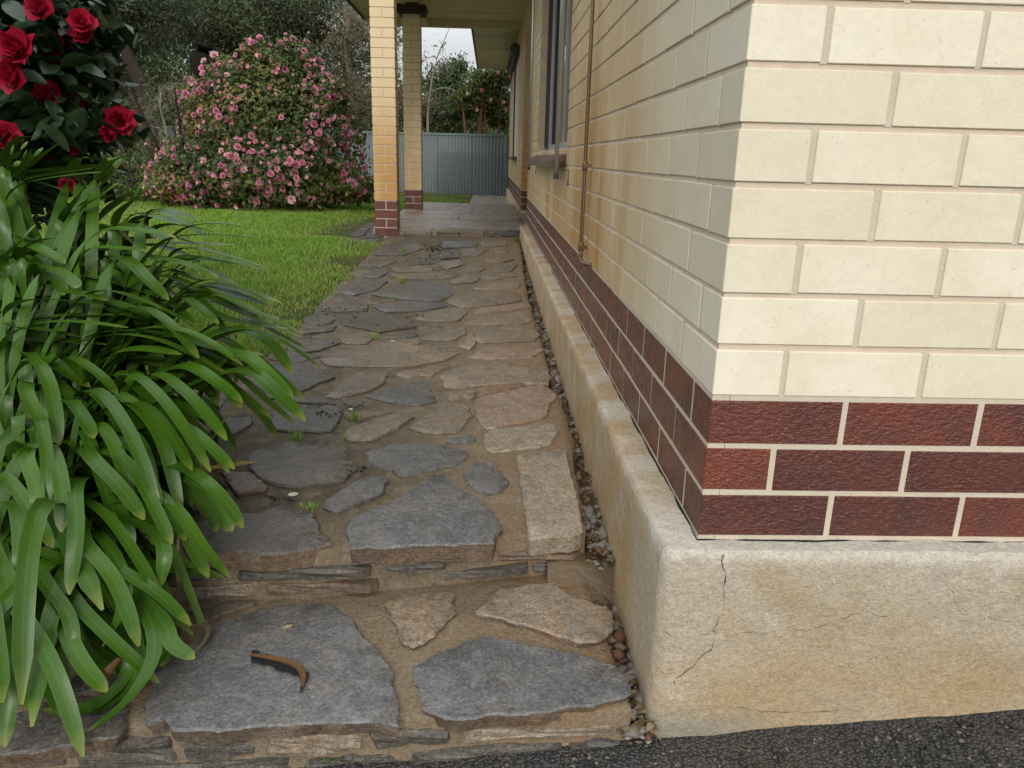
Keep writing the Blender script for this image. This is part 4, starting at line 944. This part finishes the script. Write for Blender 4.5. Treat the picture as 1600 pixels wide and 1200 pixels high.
mi = np.where(sp_+left > .45, 2, np.where(sp_+left > -.05, 0, 1)); tag(np_mesh('foliage', V, F, [M['pk1'], M['pk2'], M['pk3']], np.repeat(mi, 2), pc), kind='stuff')
b = MB()
for i in range(9):
    an = i*.7; b.tube([(-4.3+.15*math.cos(an), 11.5+.15*math.sin(an), .15), (-4.3+.5*math.cos(an), 11.5+.4*math.sin(an), 1.0), (-4.3+.9*math.cos(an), 11.5+.7*math.sin(an), 1.8)], [.035, .025, .01], 6)
b.build('stems', M['bark'], pc)
FM = [flower_mesh('flower', [M['pink'], M['stamen']], .043, RINGS, s) for s in (1, 2)] + [flower_mesh('flower', [M['pink2'], M['stamen']], .046, RINGS, 3)]
random.seed(11); cnt = 0; tries = 0; placed = []
while cnt < 298 and tries < 9000:
    tries += 1; cb = random.choices(CB, weights=[c[1][0]*c[1][2] for c in CB])[0]; i = random.randrange(len(cb[2])); p, nq = Vector(cb[2][i]), Vector(cb[3][i])
    if nq.y > .15 or p.z < .3 or (fbm(p.x*1.6, p.y*1.6, p.z*1.6+9) < -.05 and random.random() < .75): continue
    rel = [((p.x-c[0].x)/c[1][0])**2+((p.y-c[0].y)/c[1][1])**2+((p.z-c[0].z)/c[1][2])**2 for c in CB if c is not cb]
    if any(r_ < .85 for r_ in rel): continue
    p = cb[0] + (p-cb[0])*1.03
    if any((p-q).length < .075 for q in placed): continue
    placed.append(p); o = bpy.data.objects.new('flower', FM[random.choices((0, 1, 2), (5, 5, 2))[0]]); o.location = p
    o.rotation_euler = orient(nq+Vector((random.uniform(-.4, .4), -.75, random.uniform(-.1, .5)))); s = random.uniform(.55, 1.25); o.scale = (s, s, s*random.uniform(.7, 1.2)); put(o, pc); cnt += 1
ex = MB(); n_ex = 0; tries = 0
while n_ex < 380 and tries < 9000:
    tries += 1; cb = random.choices(CB, weights=[c[1][0]*c[1][2] for c in CB])[0]; i = random.randrange(len(cb[2])); p, nq = Vector(cb[2][i]), Vector(cb[3][i])
    if nq.y > .2 or p.z < .3 or (fbm(p.x*1.6, p.y*1.6, p.z*1.6+9) < -.05 and random.random() < .7) or any(((p.x-c[0].x)/c[1][0])**2+((p.y-c[0].y)/c[1][1])**2+((p.z-c[0].z)/c[1][2])**2 < .85 for c in CB if c is not cb): continue
    p = cb[0]+(p-cb[0])*1.02; ax_ = (nq+Vector((random.uniform(-.4, .4), -.7, random.uniform(-.2, .5)))).normalized(); sz_ = random.uniform(.018, .036); mi_ = random.choices((0, 1), (3, 2))[0]
    for q in range(6): petal_patch(ex, p, ax_, q*1.047+random.uniform(-.2, .2), sz_, sz_*.95, random.uniform(.1, .7), .3, mi_, 2)
    n_ex += 1
tag(ex.build('small_flowers', [M['pink'], M['pink2']], pc), kind='stuff')
# fallen petals on the grass at its foot
pts_ = []
for _ in range(420): u = rng.uniform(270, 585); v = rng.uniform(306, 326); p = atz(u, v, .235); 
Pp = np.array([(rng.uniform(-6, -2.0), 10.75+rng.normal(0, .35), .262) for _ in range(420)])
V, F = leaf_cloud(Pp, np.tile([0, 0, 1.], (len(Pp), 1)), .045, .04, .3); tag(np_mesh('fallen_petals', V, F, [M['pink']]), 'pink petals scattered on the grass below the flowering shrub', 'petals', kind='stuff')

# red camellia close by on the left
rc = empty('red_camellia', (-2.05, 2.9, .1)); tag(rc, 'dark glossy shrub with large red flowers at the left edge', 'shrub')
blobs = [((0, 60), .30, .42, 2.75), ((40, 170), .26, .30, 2.7), ((90, 40), .16, .26, 2.75), ((10, 240), .30, .25, 2.7), ((150, 185), .085, .08, 2.65), ((-160, 0), .5, .9, 3.0), ((-90, 330), .4, .5, 2.8)]
Ps, Ns = [], []
for (uv, rx, rz, y), n in zip(blobs, (900, 600, 450, 500, 60, 1600, 500)):
    q, nn_ = lumpy(aty(*uv, y), (rx, .4, rz), n, .25, (.3, 1.05), seed=uv[0]); Ps.append(q); Ns.append(nn_)
Pq = np.concatenate(Ps); Nq = np.concatenate(Ns)
def cam_leaf(l, w_):
    b = MB(); V = []; n = 5
    for i in range(n+1):
        t = i/n; h = w_*.5*math.sin(math.pi*min(1, t*.93+.03))**.8; bend = -l*.22*t*t
        for s in (-1, 0, 1): V.append((s*h, l*t, bend+abs(s)*h*.3))
    b.add(V, [(i*3+j, i*3+j+1, i*3+j+4, i*3+j+3) for i in range(n) for j in range(2)]); me = b.mesh('leaf', M['cam']); me.polygons.foreach_set('use_smooth', [True]*len(me.polygons)); return me
CL = cam_leaf(.095, .048); used = np.zeros(len(Pq), bool)
vis = [i for i in range(len(Pq)) if (lambda q: q and -10 < q[0] < 230 and -10 < q[1] < 310)(proj(Pq[i]))]; vis.sort(key=lambda i: Pq[i][1])
for i in vis[:290]:
    o = bpy.data.objects.new('leaf', CL); o.location = Pq[i]; used[i] = True
    o.rotation_euler = (random.uniform(-1.0, .6), random.uniform(-.7, .7), random.uniform(0, 6.28)); s = random.uniform(.75, 1.2); o.scale = (s, s, s); put(o, rc)
V, F = leaf_cloud(Pq[~used], Nq[~used]+np.array([0, -.2, .5]), .10, .05); tag(np_mesh('foliage', V, F, [M['cam']], None, rc), kind='stuff')
RF = [flower_mesh('flower', [M['red'], M['stamen']], .055, [(7, 1.05, .9, .0, .3), (6, .9, .8, .4, .3), (5, .65, .62, .85, .35)], s) for s in (4, 5, 6)]
random.seed(21)
for i, (u, v, s, y) in enumerate([(65,15,1.0,2.45),(128,38,.95,2.5),(35,78,1.3,2.35),(22,118,1.1,2.35),(82,66,.8,2.6),(82,98,.9,2.6),(78,156,1.1,2.5),(120,162,.6,2.6),(187,190,.95,2.5),(8,214,1.0,2.35),(118,228,.65,2.6),(130,52,.8,2.55),(172,208,.6,2.55),(70,248,.5,2.6),(22,172,.7,2.7),(105,290,.6,2.5),(-40,60,1.2,2.5)]):
    o = bpy.data.objects.new('flower', RF[i % 3]); o.location = aty(u, v, y); o.rotation_euler = orient((random.uniform(-.2, .6), -1, random.uniform(-.1, .6))); o.scale = (s*random.uniform(.62, .82), s*random.uniform(.62, .78), s*random.uniform(.8, 1.3)); put(o, rc)
b = MB()
for q in blobs: b.tube([(-2.1, 2.95, .1), Vector((-2.1, 2.95, .9)).lerp(aty(*q[0], q[3]+.1), .4), aty(*q[0], q[3]+.05)], [.03, .018, .006], 6)
b.build('stems', M['bark'], rc)

# ------------------------------------------------------------------ trees behind
def tree(name, label, trunk_px, y, rads, blobs_, mats, leaf=(.13, .03), limbs=True, barkm='bark', n_mul=1., group='trees behind the garden', cat='tree', zb=.06):
    pts_ = [aty(u, v, y) for u, v in trunk_px]; base = Vector((pts_[0].x, y, zb)); t = empty(name, base); tag(t, label, cat, group)
    b = MB(); full = [base]+pts_; rr = [rads[0]*1.15]+list(np.linspace(rads[0], rads[1], len(pts_))); full = bez(full, 14); rr = list(np.interp(np.linspace(0, 1, 15), np.linspace(0, 1, len(rr)), rr)); b.tube(full, rr, 8)
    tr = b.build('trunk', M[barkm], t, True); Ps, Ns = [], []; lb = MB()
    for (u, v, rx, rz, dy, n) in blobs_:
        c = aty(u, v, y+dy); j = min(range(len(full)), key=lambda i_: (full[i_]-c).length + (2 if full[i_].z > c.z+.3 else 0)); s_ = full[j]
        mid = s_.lerp(c, .5)+Vector((random.uniform(-.2, .2), random.uniform(-.2, .2), random.uniform(0, .3))); r0 = max(.02, rads[1]*.55)
        if limbs: lb.tube([s_, s_.lerp(mid, .5)+Vector((0, 0, .05)), mid, c], [r0, r0*.8, r0*.6, r0*.25], 6)
        for _ in range(7):   # leaf clumps through the volume, with twigs
            d_ = Vector(rng.normal(size=3)).normalized(); e_ = c+Vector((d_.x*rx, d_.y*rx, d_.z*rz))*rng.uniform(.45, .95)
            if limbs: lb.tube([c.lerp(mid, .3), c.lerp(e_, .5)+Vector((0, 0, .06)), e_], [r0*.35, r0*.22, .006], 4, cap=False)
            m_ = int(n*n_mul/7); q = np.array(e_)+rng.normal(size=(m_, 3))*np.array([rx, rx, rz])*.33; Ps.append(q); Ns.append(rng.normal(size=(m_, 3)))
    if limbs: lb.build('limbs', M[barkm], tr, True)
    Pq = np.concatenate(Ps); Nq = np.concatenate(Ns); V, F = leaf_cloud(Pq, Nq, *leaf)
    sel = np.array([fbm(p[0]*.8, p[1]*.8, p[2]*.8) for p in Pq[:: 1]]) + .35*rng.normal(size=len(Pq)); mi = np.clip(((sel+.6)/1.2*len(mats)).astype(int), 0, len(mats)-1)
    tag(np_mesh('crown', V, F, [M[m_] for m_ in mats], np.repeat(mi, 2), t), kind='stuff'); return t
random.seed(5)
GM = ['gum2', 'gum1', 'gum2', 'gum1']
tree('gum_tree', 'tall dark gum tree whose bare trunk leans left behind the pink shrub', [(235,210),(222,140),(190,60),(170,-40)], 16, (.15, .10), [(170,20,1.0,.6,1.4,3800),(90,-30,1.3,.8,.5,3000),(230,-40,1.2,.7,.6,3600),(215,60,.6,.5,.8,2000),(130,80,.7,.5,.8,1800),(260,40,.7,.5,1.5,1800),(170,130,.6,.5,1.5,1500),(60,60,1.0,.7,1.,2000)], GM)
tree('gum_tree', 'dark spreading gum tree with forked trunk straight above the pink shrub', [(318,120),(316,85),(330,30),(350,-60)], 20, (.30, .2), [(310,15,1.5,.7,0,4400),(390,20,1.4,.8,.3,4400),(280,45,.9,.5,.5,2400),(360,60,1.0,.5,1,2600),(250,-10,1.4,.7,1,3000),(440,10,1.2,.7,1,3200),(330,-60,2.2,.9,0,3600),(400,80,.8,.4,1.5,1600)], GM)
tree('gum_tree', 'gum tree with steep bare limb between the pink shrub and the porch', [(440,120),(446,70),(480,25),(520,-30)], 22, (.26, .18), [(470,15,1.3,.7,0,3600),(520,-10,1.2,.8,.5,3600),(430,50,.9,.6,.5,2400),(500,70,.6,.5,1,1000),(545,60,.7,.7,1,1500),(470,100,.7,.5,1.4,1400)], GM)
tree('wispy_tree', 'brownish twiggy tree just left of the nearer porch pillar', [(545,200),(548,140),(540,80),(545,30)], 19, (.10, .04), [(540,90,.55,.6,0,2200),(560,40,.5,.6,0,1800),(520,140,.55,.5,0,2200),(560,160,.5,.6,0,2200),(500,180,.5,.4,.3,1600),(600,60,.5,.8,.4,2000),(600,150,.5,.7,.4,2000)], ['twigleaf', 'gum1', 'twigleaf', 'gum2'], (.14, .018), barkm='twig')
tree('evergreen_tree', 'dense rounded evergreen behind the fence between pillar and eave', [(712,200),(714,160),(712,120)], 23, (.12, .07), [(715,118,.40,.42,0,2600),(700,150,.7,.5,0,3200),(740,165,.7,.6,0,3200),(665,175,.7,.5,.4,2800),(700,190,.9,.4,.6,2600)], ['ever', 'pk2', 'ever', 'gum1'], (.11, .05))
tree('blossom_tree', 'bare branched blossom tree rising beside the farther porch pillar', [(668,205),(670,160),(680,100),(703,42)], 21, (.035, .008), [(675,110,.35,.4,0,120),(690,75,.25,.45,0,40),(668,165,.5,.3,0,900),(664,90,.3,.5,0,90),(700,110,.3,.4,0,60),(720,150,.4,.3,0,220)], ['twigleaf', 'gum1', 'twigleaf'], (.05, .025), barkm='twig')
tc_ = tree('tall_camellia', 'tall camellia with red brown stems and few pink flowers behind the fence', [(750,215),(751,185),(757,150),(765,120)], 19.6, (.05, .03), [(765,135,.42,.35,0,2400),(780,110,.35,.3,0,1800),(745,150,.4,.35,.2,2200),(785,165,.4,.4,.2,2400),(720,165,.4,.3,.3,1800),(770,185,.5,.3,.5,2000)], ['ever', 'pk2', 'pk1'], (.09, .045), barkm='redbark')
for (u, v) in ((774,132),(731,146),(752,141),(787,160),(790,172),(778,113),(767,156),(795,120),(745,172)):
    o = bpy.data.objects.new('flower', FM[2 if u % 2 else 0]); o.location = aty(u, v, 19.1); o.rotation_euler = orient((random.uniform(-.5, .5), -1, .3)); o.scale = (random.uniform(.6, 1.05),)*3; put(o, tc_)
b = MB(); 
for du in (-14, 10, 26): p0, p1 = aty(745+du, 215, 19.5), aty(742+du*1.5, 150, 19.6); p0.z = .06; b.tube([p0, p0.lerp(p1, .6)+Vector((.05, 0, 0)), p1], [.04, .035, .02], 6)
b.build('stems', M['redbark'], tc_)
# dry brush thicket left of the pink shrub
tree('dry_bush', 'grey leafless thicket between the two flowering shrubs', [(262,235),(258,200),(250,170)], 13.6, (.03, .015), [(250,170,.45,.4,0,500),(225,215,.5,.35,0,700),(270,140,.4,.4,.3,300),(205,250,.5,.3,-.4,700),(235,265,.5,.25,-.8,600)], ['twigleaf', 'gum1'], (.12, .012), barkm='twig', cat='bush', group='shrubs behind the garden')
tree('green_bush', 'low mid green bush behind the agapanthus and red shrub', [(180,280),(180,260),(175,240)], 12.5, (.03, .02), [(170,250,.9,.35,0,3200),(110,230,.9,.5,0,3200),(215,285,.5,.25,-.6,1600),(60,240,.9,.5,.3,2600),(140,200,.8,.3,3.6,1600)], ['gum1', 'pk1', 'gum2'], (.09, .03), cat='bush', group='shrubs behind the garden')
# the wood behind everything: one mass
Ps = []
for i in range(95):
    x = rng.uniform(-26, 9); y = rng.uniform(27, 34); z = rng.uniform(.4, 5.2) if x < -6.5 else rng.uniform(.3, 3.0) if x > -3.5 else rng.uniform(.3, 3.8); Ps.append(np.array([x, y, z])+rng.normal(size=(800, 3))*np.array([1.3, .8, .75]))
Pq = np.concatenate(Ps); V, F = leaf_cloud(Pq, rng.normal(size=Pq.shape), .26, .13); mi = rng.integers(0, 3, len(Pq))
tag(np_mesh('far_wood', V, F, [M['gum2'], M['gum1'], M['ever']], np.repeat(mi, 2)), 'dark mass of trees filling the background', 'trees', kind='stuff')

# ------------------------------------------------------------------ small things on the path
def curl_leaf(name, px, wd, zf, mat, label, at, lift=.012, roll=.6, fold=.7):
    pp = []
    for i, (u, v) in enumerate(px): p = at(u, v); p.z += .017+lift*math.sin(math.pi*i/(len(px)-1)); pp.append(p)
    o = strap_leaf(pp, wd, None, mat, name, 12, roll, fold); return tag(o, label, 'leaf')
curl_leaf('dead_leaf', [(392,1035),(425,1043),(458,1052),(478,1062),(474,1086)], .013, None, M['dead'], 'curled brown leaf stuck to the big blue flagstone', at_step1, .006, .25, .55)
wet = MB(); ring = []
for i in range(40):
    t = i/40*2; base = [(390,1034),(430,1046),(470,1058),(480,1075),(472,1088)]; s = t if t < 1 else 2-t; q = s*4; j = min(int(q), 3); f_ = q-j
    u = base[j][0]+(base[j+1][0]-base[j][0])*f_; v = base[j][1]+(base[j+1][1]-base[j][1])*f_; off = (8+7*fbm(i*.9, 1))*(1 if t < 1 else -1); p = at_step1(u+off*.5, v-off); ring.append((p.x, p.y, p.z+.0155))
wet.add(ring, [tuple(range(40))]); tag(wet.build('damp_patch', M['wet']), 'dark damp patch round the curled brown leaf', 'stain')
curl_leaf('dead_leaf', [(296,990),(325,992),(334,1005),(322,1025),(300,1040)], .013, None, M['dead2'], 'grey withered strip of leaf curling at the edge of the agapanthus', at_step1)
curl_leaf('dead_leaf', [(192,1042),(182,1062),(170,1084),(160,1100)], .024, None, M['dead'], 'orange dead leaf under the hanging agapanthus leaves', lambda u, v: aty(u, v, 1.19), .01)
curl_leaf('dead_leaf', [(281,850),(280,890),(283,925),(286,948)], .012, None, M['dead2'], 'pale dried leaf hanging against the upper step riser', lambda u, v: aty(u, v, 1.46), .0)
p = at_step1(452, 986); tag(pebble_cloud('stone_chip', [(p.x, p.y, p.z+.012)], [.014], [M['s_grey']], flat=.45), 'small flat grey stone chip on the big blue flagstone', 'stone')
for u, v, s, lb in ((458, 777, .013, 'largest pale lichen spot, beside the dark front flagstone'), (548, 643, .008, 'pale lichen spot between the dark and grey flagstones'), (614, 536, .012, 'pale lichen spot in the middle of the path')):
    p = at_path(u, v); b = MB(); b.add([(p.x+s*(1+.2*fbm(i, s*99))*math.cos(i/14*6.283), p.y+s*(1+.2*fbm(i, 3))*math.sin(i/14*6.283), p.z+.009) for i in range(14)], [tuple(range(14))]); tag(b.build('lichen_spot', M['lichen']), lb, 'lichen')
pts_ = []; sz = []
for u, v, n, su, sv in ((680, 392, 60, 16, 5), (660, 400, 26, 20, 6), (640, 508, 26, 30, 8), (520, 485, 26, 30, 10), (480, 525, 18, 18, 8), (512, 650, 14, 14, 5), (560, 737, 12, 14, 3), (425, 783, 12, 12, 5), (600, 440, 16, 40, 20)):
    for _ in range(n): p = at_path(u+rng.normal()*su, v+rng.normal()*sv); pts_.append((p.x, p.y, p.z+.008)); sz.append(rng.uniform(.002, .008)*(1.7 if v < 420 else 1))
tag(pebble_cloud('soil_crumbs', pts_, sz, [M['debris'], M['debris'], M['soil']], flat=.4), 'black crumbs of soil and leaf dirt on the path', 'debris', kind='stuff')
def weed(u, v, at, n, h, label, wide=.003, mat='grass1'):
    p = at(u, v); X_ = p.x+rng.normal(size=n)*.014; Y_ = p.y+rng.normal(size=n)*.014; V, F = blades(n, (X_, Y_, np.full(n, p.z)), h*rng.uniform(.5, 1.1, n), 1.8, wide); tag(np_mesh('weed', V, F, [M[mat]]), label, 'weed', 'small weeds growing in the path joints')
weed(466, 686, at_path, 34, .035, 'spreading grass weed in the joint nearest the agapanthus'); weed(552, 655, at_path, 40, .03, 'grass weed growing along the joint beside the narrow grey stone'); weed(540, 686, at_path, 18, .016, 'tiny weed at the left tip of the grey stone')
weed(482, 797, at_path, 60, .014, 'mossy green tuft beside the dark front flagstone'); weed(585, 528, at_path, 26, .03, 'small weed in the middle of the path'); weed(627, 440, at_path, 60, .035, 'long weed strip towards the porch'); weed(616, 468, at_path, 24, .03, 'weed next to the broad blue stone halfway up the path'); weed(628, 395, at_path, 40, .04, 'weed clump at the far left corner of the path'); weed(808, 378, at_path, 70, .05, 'grass tuft where path, porch and plinth meet')
wd = empty('seedling', atz(522, 1190, asph(-.3, 1.1))); tag(wd, 'green broad leaved seedling at the foot of the steps', 'weed')
p = wd.location
for i in range(6):
    an = i*1.05; dr_ = Vector((math.cos(an), math.sin(an), 0)); b = strap_leaf([p+Vector((0, 0, .002)), p+dr_*.010+Vector((0, 0, .018)), p+dr_*.026+Vector((0, 0, .022))], .016, wd, M['grass1'], 'leaf', 6)
for i, (u, v) in enumerate(((348, 597), (377, 622), (72, 382))): pass
